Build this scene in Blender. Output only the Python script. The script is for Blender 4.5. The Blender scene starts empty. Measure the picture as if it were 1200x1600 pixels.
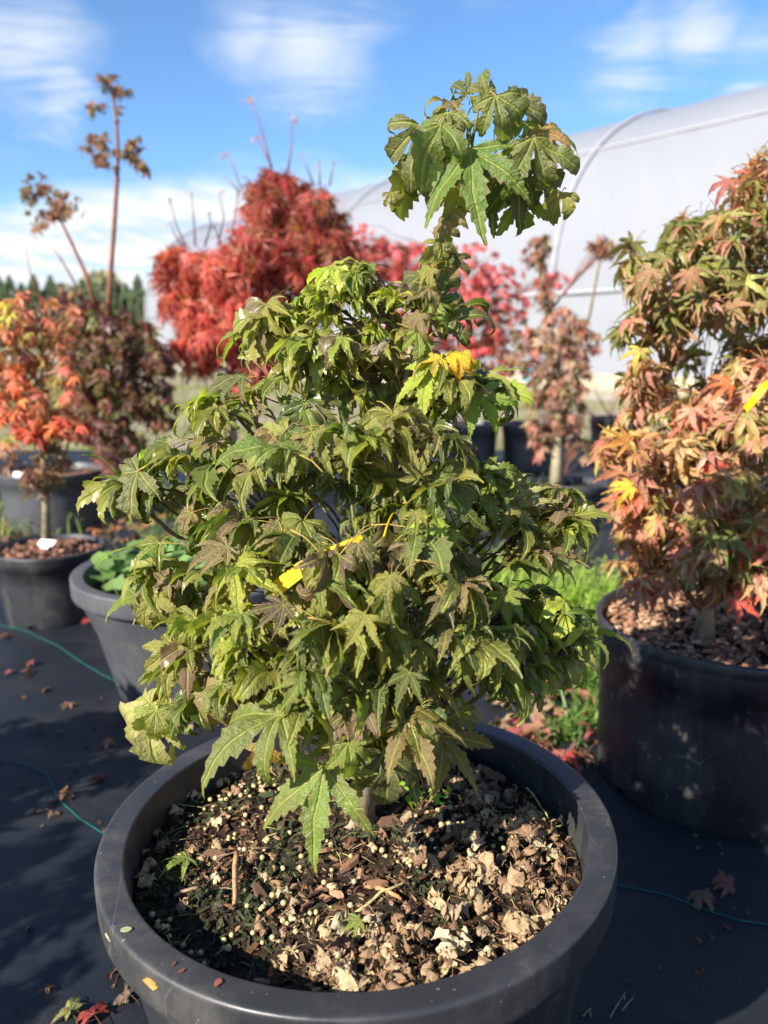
import bpy, math, random
import numpy as np
from mathutils import Vector, Matrix, noise as mnoise

random.seed(7)
C = bpy.context.scene.collection
scene = bpy.context.scene
R_ = math.radians

# ------------------------------------------------------------------ camera, sky, sun, exposure
F = 1275.0          # focal length in pixels of the 1200x1600 photograph
PITCH = R_(11.8)
CAMZ = 0.95
cam_d = bpy.data.cameras.new('camera')
cam = bpy.data.objects.new('camera', cam_d)
C.objects.link(cam)
cam.location = (0, 0, CAMZ)
cam.rotation_euler = (R_(90) - PITCH, 0, 0)
cam_d.sensor_fit = 'VERTICAL'
cam_d.sensor_height = 36
cam_d.sensor_width = 27
cam_d.lens = F / 1600 * 36
cam_d.clip_start = 0.02
cam_d.clip_end = 2000
cam_d.dof.use_dof = True
cam_d.dof.focus_distance = 0.90
cam_d.dof.aperture_fstop = 4.4
scene.camera = cam

SUN_AZ = R_(226)     # clockwise from +Y
SUN_EL = R_(32)
sd = bpy.data.lights.new('sun', 'SUN')
sd.energy = 5.0
sd.angle = R_(0.5)
sd.color = (1.0, 0.93, 0.82)
sun = bpy.data.objects.new('sun', sd)
C.objects.link(sun)
to_sun = Vector((math.sin(SUN_AZ) * math.cos(SUN_EL), math.cos(SUN_AZ) * math.cos(SUN_EL), math.sin(SUN_EL)))
sun.rotation_euler = to_sun.to_track_quat('Z', 'Y').to_euler()
sun.location = to_sun * 30

scene.view_settings.view_transform = 'Standard'
scene.view_settings.look = 'None'
scene.view_settings.exposure = 1.25
scene.view_settings.gamma = 1
scene.view_settings.use_curve_mapping = False
scene.cycles.use_denoising = True
scene.cycles.max_bounces = 6
scene.cycles.transparent_max_bounces = 6
scene.cycles.transmission_bounces = 4


class NT:
    """small helper round a node tree"""
    def __init__(s, tree):
        s.t = tree
        s.t.nodes.clear()

    def n(s, typ, **kw):
        nd = s.t.nodes.new(typ)
        for k, v in kw.items():
            if k == 'inp':
                for kk, vv in v.items():
                    sock = nd.inputs[kk]
                    if isinstance(vv, bpy.types.NodeSocket):
                        s.t.links.new(vv, sock)
                    else:
                        sock.default_value = vv
            else:
                setattr(nd, k, v)
        return nd

    def link(s, a, b):
        s.t.links.new(a, b)

    def math(s, op, a, b=0.0, c=0.0, clamp=False):
        nd = s.n('ShaderNodeMath', operation=op, use_clamp=clamp, inp={0: a, 1: b, 2: c})
        return nd.outputs[0]

    def mix(s, fac, a, b, blend='MIX'):
        nd = s.n('ShaderNodeMix', data_type='RGBA', blend_type=blend)
        for i, v in ((0, fac), (6, a), (7, b)):
            if isinstance(v, bpy.types.NodeSocket):
                s.t.links.new(v, nd.inputs[i])
            elif i == 0:
                nd.inputs[0].default_value = v
            else:
                nd.inputs[i].default_value = (*v[:3], 1)
        return nd.outputs[2]

    def noise(s, vec, scale, detail=3, rough=0.55, dim='3D', dist=0.0):
        nd = s.n('ShaderNodeTexNoise', noise_dimensions=dim)
        if vec is not None:
            s.t.links.new(vec, nd.inputs['Vector'])
        nd.inputs['Scale'].default_value = scale
        nd.inputs['Detail'].default_value = detail
        nd.inputs['Roughness'].default_value = rough
        nd.inputs['Distortion'].default_value = dist
        return nd.outputs['Fac']

    def ramp(s, fac, lo, hi, a=0.0, b=1.0):
        nd = s.n('ShaderNodeMapRange', interpolation_type='SMOOTHSTEP', inp={0: fac, 1: lo, 2: hi, 3: a, 4: b})
        return nd.outputs[0]


def make_world():
    w = bpy.data.worlds.new('World')
    scene.world = w
    w.use_nodes = True
    t = NT(w.node_tree)
    sky = t.n('ShaderNodeTexSky', sky_type='NISHITA', sun_disc=False, sun_elevation=SUN_EL,
              sun_rotation=SUN_AZ, altitude=100, air_density=1.0, dust_density=0.25, ozone_density=3.0)
    tc = t.n('ShaderNodeTexCoord')
    d = tc.outputs['Generated']
    sep = t.n('ShaderNodeSeparateXYZ', inp={0: d})
    x, y, z = sep.outputs
    # clouds lie on a flat layer overhead: direction projected to that layer
    zz = t.math('ADD', t.math('MAXIMUM', z, 0.0), 0.07)
    px = t.math('DIVIDE', x, zz)
    py = t.math('DIVIDE', y, zz)
    pv = t.n('ShaderNodeCombineXYZ', inp={0: px, 1: py, 2: 0.0}).outputs[0]
    pv2 = t.n('ShaderNodeMapping', inp={0: pv, 1: (3.1, 1.7, 0), 3: (1.0, 0.55, 1)}).outputs[0]
    n1 = t.noise(pv2, 0.75, 6, 0.58, dist=0.25)
    n2 = t.noise(pv2, 2.6, 6, 0.6, dist=0.3)
    # bank of cloud low over the horizon, ragged upper edge that climbs towards the east
    edge = t.math('ADD', t.math('MULTIPLY', x, 0.085), 0.196)
    edge = t.math('ADD', edge, t.math('MULTIPLY', t.math('SUBTRACT', n1, 0.5), 0.16))
    below = t.math('SUBTRACT', edge, z)
    bank = t.ramp(below, -0.004, 0.05)
    hole = t.ramp(n2, 0.28, 0.52, 0.45, 1.0)
    bank = t.math('MULTIPLY', bank, hole)
    puff = t.ramp(t.math('ADD', t.math('MULTIPLY', n1, 0.62), t.math('MULTIPLY', n2, 0.38)), 0.54, 0.72, 0.0, 0.75)
    # two separate cumulus heads above the bank
    def blob(v, r):
        vm = t.n('ShaderNodeVectorMath', operation='DISTANCE', inp={0: d, 1: v})
        dd = t.math('ADD', vm.outputs['Value'], t.math('MULTIPLY', t.math('SUBTRACT', n2, 0.5), 0.16))
        return t.ramp(dd, r * 0.95, 0.0, 0.0, 0.75)
    heads = None
    for u, v, r in ((480, 40, .12), (400, 30, .08), (560, 30, .07), (30, 60, .10), (95, 140, .05), (985, 105, .07), (1090, 70, .06), (1180, 110, .06)):
        a = Vector(((u - 600) / F, 0, 0)) + Vector((0, math.sin(PITCH), math.cos(PITCH))) * ((800 - v) / F) + Vector((0, math.cos(PITCH), -math.sin(PITCH)))
        b = blob(a.normalized(), r)
        heads = b if heads is None else t.math('MAXIMUM', heads, b)
    pv3 = t.n('ShaderNodeMapping', inp={0: pv, 1: (0.4, 2.2, 0), 2: (0, 0, 0.7), 3: (0.5, 2.2, 1)}).outputs[0]
    n4 = t.noise(pv3, 1.3, 7, 0.66, dist=0.5)
    heads = t.math('MULTIPLY', heads, t.ramp(n4, 0.34, 0.60, 0.1, 1.15))
    m = t.math('MAXIMUM', t.math('MAXIMUM', bank, t.math('MULTIPLY', puff, 0.3)), heads)
    m = t.math('MULTIPLY', m, t.ramp(z, -0.02, 0.02))
    skyc = t.mix(1.0, sky.outputs[0], (0.92, 1.18, 1.42), 'MULTIPLY')
    cl = t.mix(t.ramp(n2, 0.35, 0.7), (5.8, 6.3, 6.9), (7.8, 8.0, 8.2))
    col = t.mix(m, skyc, cl)
    bg = t.n('ShaderNodeBackground', inp={0: col, 1: 0.062})
    out = t.n('ShaderNodeOutputWorld')
    t.link(bg.outputs[0], out.inputs[0])


make_world()


# ------------------------------------------------------------------ helpers
FWD = Vector((0, math.cos(PITCH), -math.sin(PITCH)))
UP = Vector((0, math.sin(PITCH), math.cos(PITCH)))
CAM = Vector((0, 0, CAMZ))


def ray(x, y):
    return Vector((1, 0, 0)) * ((x - 600) / F) + UP * ((800 - y) / F) + FWD


def at(x, y, Y):
    d = ray(x, y)
    return CAM + d * (Y / d.y)


def ground_at(x, y, z=0.0):
    d = ray(x, y)
    return CAM + d * ((z - CAMZ) / d.z)


def px_m(P):
    """metres per photograph pixel at point P"""
    return (Vector(P) - CAM).dot(FWD) / F


def tag(o, label=None, cat=None, group=None, kind=None):
    if label: o['label'] = label
    if cat: o['category'] = cat
    if group: o['group'] = group
    if kind: o['kind'] = kind
    return o


def empty(name, loc, rz=0.0):
    o = bpy.data.objects.new(name, None)
    C.objects.link(o)
    o.location = loc
    o.rotation_euler = (0, 0, rz)
    o.empty_display_size = 0.05
    return o


def link(name, mesh, parent=None):
    o = bpy.data.objects.new(name, mesh)
    C.objects.link(o)
    if parent is not None:
        o.parent = parent
    return o


class MB:
    """collects vertices, faces, material slots, tint and leaf coordinates"""
    def __init__(s):
        s.v, s.f, s.m, s.t, s.lc = [], [], [], [], []

    def add(s, vs, fs, mi=0, tint=(1, 1, 1), lc=None):
        b = len(s.v)
        s.v.extend([tuple(p) for p in vs])
        s.f.extend([tuple(i + b for i in f) for f in fs])
        s.m.extend([mi] * len(fs) if isinstance(mi, int) else mi)
        s.t.extend([tint] * len(vs))
        s.lc.extend(lc if lc is not None else [(0, 0, 0)] * len(vs))

    def tube(s, pts, radii, n=6, mi=0, tint=(1, 1, 1), cap=True):
        pts = [Vector(p) for p in pts]
        vs, fs = [], []
        ref = Vector((0.31, 0.17, 0.93))
        for i, p in enumerate(pts):
            d = pts[min(i + 1, len(pts) - 1)] - pts[max(i - 1, 0)]
            if d.length < 1e-9:
                d = Vector((0, 0, 1))
            d.normalize()
            a = d.cross(ref)
            if a.length < 1e-3:
                a = d.cross(Vector((1, 0, 0)))
            a.normalize()
            b = d.cross(a)
            r = radii[i] if not isinstance(radii, (int, float)) else radii
            for k in range(n):
                q = 2 * math.pi * k / n
                vs.append(p + a * (math.cos(q) * r) + b * (math.sin(q) * r))
        for i in range(len(pts) - 1):
            for k in range(n):
                k2 = (k + 1) % n
                fs.append((i * n + k, i * n + k2, (i + 1) * n + k2, (i + 1) * n + k))
        if cap:
            fs.append(tuple(range(n))[::-1])
            fs.append(tuple((len(pts) - 1) * n + k for k in range(n)))
        s.add(vs, fs, mi, tint)

    def box(s, M, sx, sy, sz, mi=0, tint=(1, 1, 1), taper=1.0):
        vs = []
        for z in (-1, 1):
            k = 1.0 if z < 0 else taper
            for x, y in ((-1, -1), (1, -1), (1, 1), (-1, 1)):
                vs.append(M @ Vector((x * sx * k, y * sy * k, z * sz)))
        s.add(vs, [(3, 2, 1, 0), (4, 5, 6, 7), (0, 1, 5, 4), (1, 2, 6, 5), (2, 3, 7, 6), (3, 0, 4, 7)], mi, tint)

    def lathe(s, prof, n=64, mi=0, skip=None, a0=0.0, a1=2 * math.pi, wob=0.0):
        vs, fs = [], []
        full = abs(a1 - a0 - 2 * math.pi) < 1e-6
        m = n if full else n + 1
        for j, (r, z) in enumerate(prof):
            for k in range(m):
                q = a0 + (a1 - a0) * k / n
                rr = r * (1 + wob * math.sin(2 * q + 0.6) + wob * 0.5 * math.sin(3 * q + 2))
                vs.append((rr * math.cos(q), rr * math.sin(q), z))
        for j in range(len(prof) - 1):
            for k in range(n):
                if skip and skip(j, k):
                    continue
                k2 = (k + 1) % m
                fs.append((j * m + k, j * m + k2, (j + 1) * m + k2, (j + 1) * m + k))
        s.add(vs, fs, mi)

    def mesh(s, name, mats, smooth=True):
        me = bpy.data.meshes.new(name)
        me.from_pydata(s.v, [], s.f)
        for m in (mats if isinstance(mats, (list, tuple)) else [mats]):
            me.materials.append(m)
        me.polygons.foreach_set('material_index', s.m)
        me.polygons.foreach_set('use_smooth', [smooth] * len(s.f))
        a = me.attributes.new('tint', 'FLOAT_VECTOR', 'POINT')
        a.data.foreach_set('vector', np.array(s.t, dtype=np.float32).ravel())
        a = me.attributes.new('leafco', 'FLOAT_VECTOR', 'POINT')
        a.data.foreach_set('vector', np.array(s.lc, dtype=np.float32).ravel())
        me.update()
        return me

    def build(s, name, mats, parent=None, smooth=True):
        return link(name, s.mesh(name, mats, smooth), parent)


def mat(name):
    m = bpy.data.materials.new(name)
    m.use_nodes = True
    t = NT(m.node_tree)
    out = t.n('ShaderNodeOutputMaterial')
    return m, t, out


# ------------------------------------------------------------------ materials
def leaf_material(name, patch=(0.14, 0.075, 0.045), patch_amt=0.5, edge=(0.17, 0.10, 0.045), vein=(0.42, 0.42, 0.10), vein_amt=0.45,
                  transl=0.35, under=1.25, rough=0.42, spec=0.35, veins=True, relief=0.3):
    m, t, out = mat(name)
    oi = t.n('ShaderNodeObjectInfo')
    ti = t.n('ShaderNodeAttribute', attribute_name='tint')
    lc = t.n('ShaderNodeAttribute', attribute_name='leafco')
    base = t.mix(1.0, oi.outputs['Color'], ti.outputs['Vector'], 'MULTIPLY')
    tc = t.n('ShaderNodeTexCoord')
    off = t.n('ShaderNodeVectorMath', operation='SCALE', inp={0: (17.3, 9.1, 5.7), 3: oi.outputs['Random']}).outputs[0]
    co = t.n('ShaderNodeVectorMath', operation='ADD', inp={0: tc.outputs['Object'], 1: off}).outputs[0]
    nz = t.noise(co, 2.6, 4, 0.6)
    nf = t.noise(co, 14, 4, 0.6)
    base = t.mix(t.ramp(nf, 0.3, 0.75, 0.0, 0.30), base, t.mix(1.0, base, (1.5, 1.5, 1.2), 'MULTIPLY'))
    rnd2 = t.math('FRACT', t.math('MULTIPLY', oi.outputs['Random'], 7.13))
    pa = t.math('MULTIPLY', t.ramp(nz, 0.44, 0.66), t.math('MULTIPLY', t.ramp(rnd2, 0.15, 1.0, 0.1, 1.0), patch_amt))
    base = t.mix(pa, base, patch)
    if veins:
        sep = t.n('ShaderNodeSeparateXYZ', inp={0: lc.outputs['Vector']})
        tt, lat, ed = sep.outputs
        al = t.math('ABSOLUTE', lat)
        e = t.math('MULTIPLY', t.ramp(t.math('ADD', ed, t.math('MULTIPLY', t.math('SUBTRACT', nf, 0.5), 0.9)), 0.72, 1.1), 0.75)
        base = t.mix(e, base, edge)
        mid = t.ramp(al, 0.018, 0.006)
        saw = t.math('FRACT', t.math('SUBTRACT', t.math('MULTIPLY', tt, 8.0), t.math('MULTIPLY', al, 7.0)))
        side = t.ramp(t.math('ABSOLUTE', t.math('SUBTRACT', saw, 0.5)), 0.07, 0.01, 0.0, 0.22)
        vm = t.math('MULTIPLY', t.math('MAXIMUM', mid, side), vein_amt)
        base = t.mix(vm, base, vein)
        hgt = t.math('SUBTRACT', t.math('MULTIPLY', nf, 0.5), t.math('MULTIPLY', t.math('MAXIMUM', mid, side), 0.5))
    else:
        hgt = nf
    ge = t.n('ShaderNodeNewGeometry')
    und = t.mix(0.45, t.mix(1.0, base, (under, under, under), 'MULTIPLY'), (0.17, 0.19, 0.09))
    und = t.mix(1.0, und, (1, 1, 1), 'MULTIPLY')
    bcol = t.mix(t.math('MULTIPLY', ge.outputs['Backfacing'], 0.6), base, und) if veins else base
    bp = t.n('ShaderNodeBump', inp={'Strength': relief, 'Distance': 0.02, 'Height': hgt})
    p = t.n('ShaderNodeBsdfPrincipled', inp={'Base Color': bcol, 'Roughness': rough, 'Specular IOR Level': spec, 'Normal': bp.outputs[0]})
    tr = t.n('ShaderNodeBsdfTranslucent', inp={'Color': t.mix(1.0, base, (1.7, 1.9, 0.8), 'MULTIPLY')})
    mx = t.n('ShaderNodeMixShader', inp={0: transl, 1: p.outputs[0], 2: tr.outputs[0]})
    t.link(mx.outputs[0], out.inputs[0])
    return m


def simple_material(name, col, rough=0.6, spec=0.3, noise_scale=30, var=0.35, tint=False, bump=0.2, bump_d=0.002, col2=None, amt=0.5, scale2=4):
    m, t, out = mat(name)
    tc = t.n('ShaderNodeTexCoord')
    n1 = t.noise(tc.outputs['Object'], noise_scale, 5, 0.6)
    if tint:
        ti = t.n('ShaderNodeAttribute', attribute_name='tint')
        oi = t.n('ShaderNodeObjectInfo')
        base = t.mix(1.0, oi.outputs['Color'], ti.outputs['Vector'], 'MULTIPLY')
        base = t.mix(1.0, base, col, 'MULTIPLY')
    else:
        base = t.mix(0.0, col, col)
    if col2 is not None:
        n2 = t.noise(tc.outputs['Object'], scale2, 5, 0.65)
        base = t.mix(t.ramp(n2, 0.42, 0.68, 0.0, amt), base, col2)
    k = t.ramp(n1, 0.25, 0.75, 1 - var, 1 + var)
    kc = t.n('ShaderNodeCombineXYZ', inp={0: k, 1: k, 2: k}).outputs[0]
    base = t.mix(1.0, base, kc, 'MULTIPLY')
    bp = t.n('ShaderNodeBump', inp={'Strength': bump, 'Distance': bump_d, 'Height': n1})
    p = t.n('ShaderNodeBsdfPrincipled', inp={'Base Color': base, 'Roughness': rough, 'Specular IOR Level': spec, 'Normal': bp.outputs[0]})
    t.link(p.outputs[0], out.inputs[0])
    return m


def plastic_material(name, col=(0.023, 0.025, 0.029), dust=(0.16, 0.145, 0.12), dust_amt=0.32, rough=0.42):
    m, t, out = mat(name)
    tc = t.n('ShaderNodeTexCoord')
    oi = t.n('ShaderNodeObjectInfo')
    o = tc.outputs['Object']
    n1 = t.noise(o, 7, 6, 0.65)
    n2 = t.noise(o, 90, 4, 0.6)
    str_ = t.n('ShaderNodeMapping', inp={0: o, 3: (1.0, 1.0, 0.15)}).outputs[0]
    n3 = t.noise(str_, 26, 5, 0.7)
    spots = t.ramp(t.noise(o, 160, 2, 0.5), 0.69, 0.76)
    dm = t.math('MULTIPLY', t.ramp(t.math('ADD', t.math('MULTIPLY', n1, 0.6), t.math('MULTIPLY', n3, 0.4)), 0.45, 0.72), dust_amt)
    base = t.mix(dm, t.mix(1.0, oi.outputs['Color'], col, 'MULTIPLY'), dust)
    base = t.mix(t.math('MULTIPLY', spots, dust_amt * 1.3), base, (0.30, 0.28, 0.24))
    scr = t.n('ShaderNodeTexVoronoi', feature='DISTANCE_TO_EDGE', inp={'Vector': t.n('ShaderNodeMapping', inp={0: o, 2: (0.4, 0.3, 0.2), 3: (9, 9, 2.5)}).outputs[0], 'Scale': 1.7}).outputs[0]
    sc = t.math('MULTIPLY', t.ramp(scr, 0.010, 0.003), t.ramp(n1, 0.5, 0.65, 0, 0.35))
    base = t.mix(sc, base, (0.17, 0.17, 0.17))
    rg = t.ramp(n1, 0.3, 0.7, rough - 0.08, rough + 0.18)
    bp = t.n('ShaderNodeBump', inp={'Strength': 0.25, 'Distance': 0.001, 'Height': t.math('ADD', n2, t.math('MULTIPLY', n3, 0.8))})
    p = t.n('ShaderNodeBsdfPrincipled', inp={'Base Color': base, 'Roughness': rg, 'Specular IOR Level': 0.5, 'Normal': bp.outputs[0]})
    t.link(p.outputs[0], out.inputs[0])
    return m


def bark_material(name, col, col2, scale=30):
    m, t, out = mat(name)
    tc = t.n('ShaderNodeTexCoord')
    oi = t.n('ShaderNodeObjectInfo')
    ti = t.n('ShaderNodeAttribute', attribute_name='tint')
    n1 = t.noise(tc.outputs['Object'], scale, 5, 0.65)
    st = t.n('ShaderNodeMapping', inp={0: tc.outputs['Object'], 3: (1, 1, 0.25)}).outputs[0]
    n2 = t.noise(st, scale * 4, 4, 0.6)
    base = t.mix(t.ramp(n1, 0.35, 0.65), col, col2)
    base = t.mix(1.0, base, ti.outputs['Vector'], 'MULTIPLY')
    bp = t.n('ShaderNodeBump', inp={'Strength': 0.5, 'Distance': 0.002, 'Height': n2})
    p = t.n('ShaderNodeBsdfPrincipled', inp={'Base Color': base, 'Roughness': 0.65, 'Specular IOR Level': 0.25, 'Normal': bp.outputs[0]})
    t.link(p.outputs[0], out.inputs[0])
    return m


M_leaf = leaf_material('green_maple_leaf', transl=0.42, patch=(0.19, 0.115, 0.075), patch_amt=0.48, edge=(0.24, 0.15, 0.08), rough=0.36, spec=0.45, relief=0.5)
M_pet = bark_material('petiole_skin', (0.36, 0.30, 0.06), (0.32, 0.16, 0.06), 20)
M_leaf_r = leaf_material('autumn_maple_leaf', patch=(0.22, 0.085, 0.05), patch_amt=0.55, edge=(0.20, 0.09, 0.05), vein=(0.40, 0.26, 0.10), vein_amt=0.35, transl=0.32)
M_leaf_far = leaf_material('far_leaf', patch=(0.13, 0.07, 0.05), patch_amt=0.4, veins=False, transl=0.35, relief=0.1)
M_dry = leaf_material('dry_leaf', patch=(0.13, 0.075, 0.045), patch_amt=0.75, edge=(0.12, 0.07, 0.04), vein=(0.24, 0.17, 0.10), vein_amt=0.35, transl=0.12, rough=0.75, spec=0.15, under=1.0)
M_plastic = plastic_material('black_pot_plastic')
M_soil = simple_material('soil', (0.028, 0.017, 0.011), 0.9, 0.15, 120, 0.6, bump=0.8, bump_d=0.004, col2=(0.020, 0.024, 0.012), amt=0.8, scale2=9)
M_chip = simple_material('bark_chip', (1, 1, 1), 0.8, 0.15, 160, 0.45, tint=True, bump=0.5, bump_d=0.001)
M_pellet = simple_material('pellet_resin', (0.44, 0.36, 0.20), 0.5, 0.4, 60, 0.25, tint=True, bump=0.1, bump_d=0.0005)
M_trunk = bark_material('grey_maple_bark', (0.27, 0.22, 0.14), (0.15, 0.12, 0.075), 40)
M_twig = bark_material('twig_bark', (0.20, 0.16, 0.06), (0.11, 0.075, 0.04), 40)
M_shoot = bark_material('red_shoot_bark', (0.26, 0.10, 0.06), (0.16, 0.07, 0.045), 25)
M_pale_trunk = bark_material('pale_trunk_bark', (0.42, 0.36, 0.25), (0.30, 0.26, 0.15), 20)
M_yellow = simple_material('yellow_plastic', (0.58, 0.36, 0.008), 0.55, 0.2, 20, 0.1, bump=0.05)
M_ink = simple_material('black_ink', (0.01, 0.01, 0.01), 0.6, 0.2)
M_white = simple_material('white_plastic', (0.80, 0.80, 0.78), 0.4, 0.4, 20, 0.08, bump=0.05)
M_weed = leaf_material('weed_leaf', patch=(0.16, 0.2, 0.04), patch_amt=0.3, veins=False, transl=0.4, relief=0.1)


def fabric_material():
    m, t, out = mat('woven_ground_fabric')
    tc = t.n('ShaderNodeTexCoord')
    o = tc.outputs['Object']
    rot = t.n('ShaderNodeMapping', inp={0: o, 2: (0, 0, 0.42)}).outputs[0]
    sep = t.n('ShaderNodeSeparateXYZ', inp={0: rot})
    def wave(s_, f):
        return t.math('SINE', t.math('MULTIPLY', s_, f))
    wx, wy = wave(sep.outputs[0], 1500.0), wave(sep.outputs[1], 900.0)
    weave = t.math('MULTIPLY', wx, wy)
    n1 = t.noise(rot, 3.2, 6, 0.65, dist=0.4)
    strm = t.n('ShaderNodeMapping', inp={0: rot, 3: (0.6, 3.2, 1)}).outputs[0]
    n2 = t.noise(strm, 5, 6, 0.7)
    n3 = t.noise(o, 240, 3, 0.6)
    dust = t.ramp(t.math('ADD', t.math('MULTIPLY', n1, 0.45), t.math('MULTIPLY', n2, 0.55)), 0.46, 0.74)  # dust mixed with painted faint streaks of light lying on the fabric
    dust = t.math('MULTIPLY', dust, t.ramp(n3, 0.3, 0.65, 0.35, 1.0))
    base = t.mix(t.math('MULTIPLY', dust, 0.42), (0.006, 0.009, 0.015), (0.085, 0.074, 0.064))
    base = t.mix(t.ramp(weave, -0.8, 0.9, 0.35, 0.0), base, (0.004, 0.005, 0.007))
    bp = t.n('ShaderNodeBump', inp={'Strength': 0.5, 'Distance': 0.0012, 'Height': t.math('ADD', weave, t.math('MULTIPLY', n3, 0.8))})
    p = t.n('ShaderNodeBsdfPrincipled', inp={'Base Color': base, 'Roughness': t.ramp(n1, 0.3, 0.7, 0.48, 0.7), 'Specular IOR Level': 0.45, 'Normal': bp.outputs[0]})
    t.link(p.outputs[0], out.inputs[0])
    return m


def terrain_material():
    m, t, out = mat('field_ground')
    tc = t.n('ShaderNodeTexCoord')
    o = tc.outputs['Object']
    n1 = t.noise(o, 0.22, 6, 0.6)
    n2 = t.noise(o, 9, 5, 0.65)
    g = t.mix(n2, (0.10, 0.12, 0.035), (0.24, 0.21, 0.09))
    b = t.mix(n2, (0.34, 0.29, 0.21), (0.20, 0.165, 0.12))
    base = t.mix(t.ramp(n1, 0.42, 0.56), b, g)
    bp = t.n('ShaderNodeBump', inp={'Strength': 0.6, 'Distance': 0.03, 'Height': n2})
    p = t.n('ShaderNodeBsdfPrincipled', inp={'Base Color': base, 'Roughness': 0.95, 'Specular IOR Level': 0.1, 'Normal': bp.outputs[0]})
    t.link(p.outputs[0], out.inputs[0])
    return m


def film_material(name, col=(0.28, 0.29, 0.32), tr=0.18):
    m, t, out = mat(name)
    tc = t.n('ShaderNodeTexCoord')
    n1 = t.noise(tc.outputs['Object'], 0.5, 5, 0.6)
    st = t.n('ShaderNodeMapping', inp={0: tc.outputs['Object'], 3: (3.0, 0.25, 0.25)}).outputs[0]
    n2 = t.noise(st, 1.2, 4, 0.6)
    base = t.mix(t.ramp(t.math('ADD', t.math('MULTIPLY', n1, 0.5), t.math('MULTIPLY', n2, 0.5)), 0.35, 0.65, 0.0, 0.3), col, (0.225, 0.235, 0.262))
    bp = t.n('ShaderNodeBump', inp={'Strength': 0.25, 'Distance': 0.05, 'Height': n2})
    p = t.n('ShaderNodeBsdfPrincipled', inp={'Base Color': base, 'Roughness': 0.35, 'Specular IOR Level': 0.4, 'Normal': bp.outputs[0]})
    tl = t.n('ShaderNodeBsdfTranslucent', inp={'Color': base})
    mx = t.n('ShaderNodeMixShader', inp={0: tr, 1: p.outputs[0], 2: tl.outputs[0]})
    t.link(mx.outputs[0], out.inputs[0])
    return m


M_fabric = fabric_material()
M_field = terrain_material()
M_film = film_material('greenhouse_film')
M_curtain = film_material('side_curtain_film', (0.285, 0.30, 0.33), 0.18)
M_pipe = simple_material('white_pipe', (0.33, 0.34, 0.365), 0.5, 0.3, 10, 0.1)
M_steel = simple_material('galvanised_steel', (0.62, 0.64, 0.66), 0.45, 0.5, 15, 0.15)
M_board = simple_material('base_board_wood', (0.40, 0.33, 0.23), 0.8, 0.2, 6, 0.3)
M_thread = simple_material('green_thread', (0.012, 0.13, 0.115), 0.7, 0.2, 200, 0.3)
M_conifer = simple_material('conifer_needles', (0.095, 0.125, 0.075), 0.85, 0.1, 3, 0.35, tint=True)


# ------------------------------------------------------------------ leaves
def lerp(a, b, t):
    return a + (b - a) * t


def smooth(x):
    x = max(0.0, min(1.0, x))
    return x * x * (3 - 2 * x)


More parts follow.
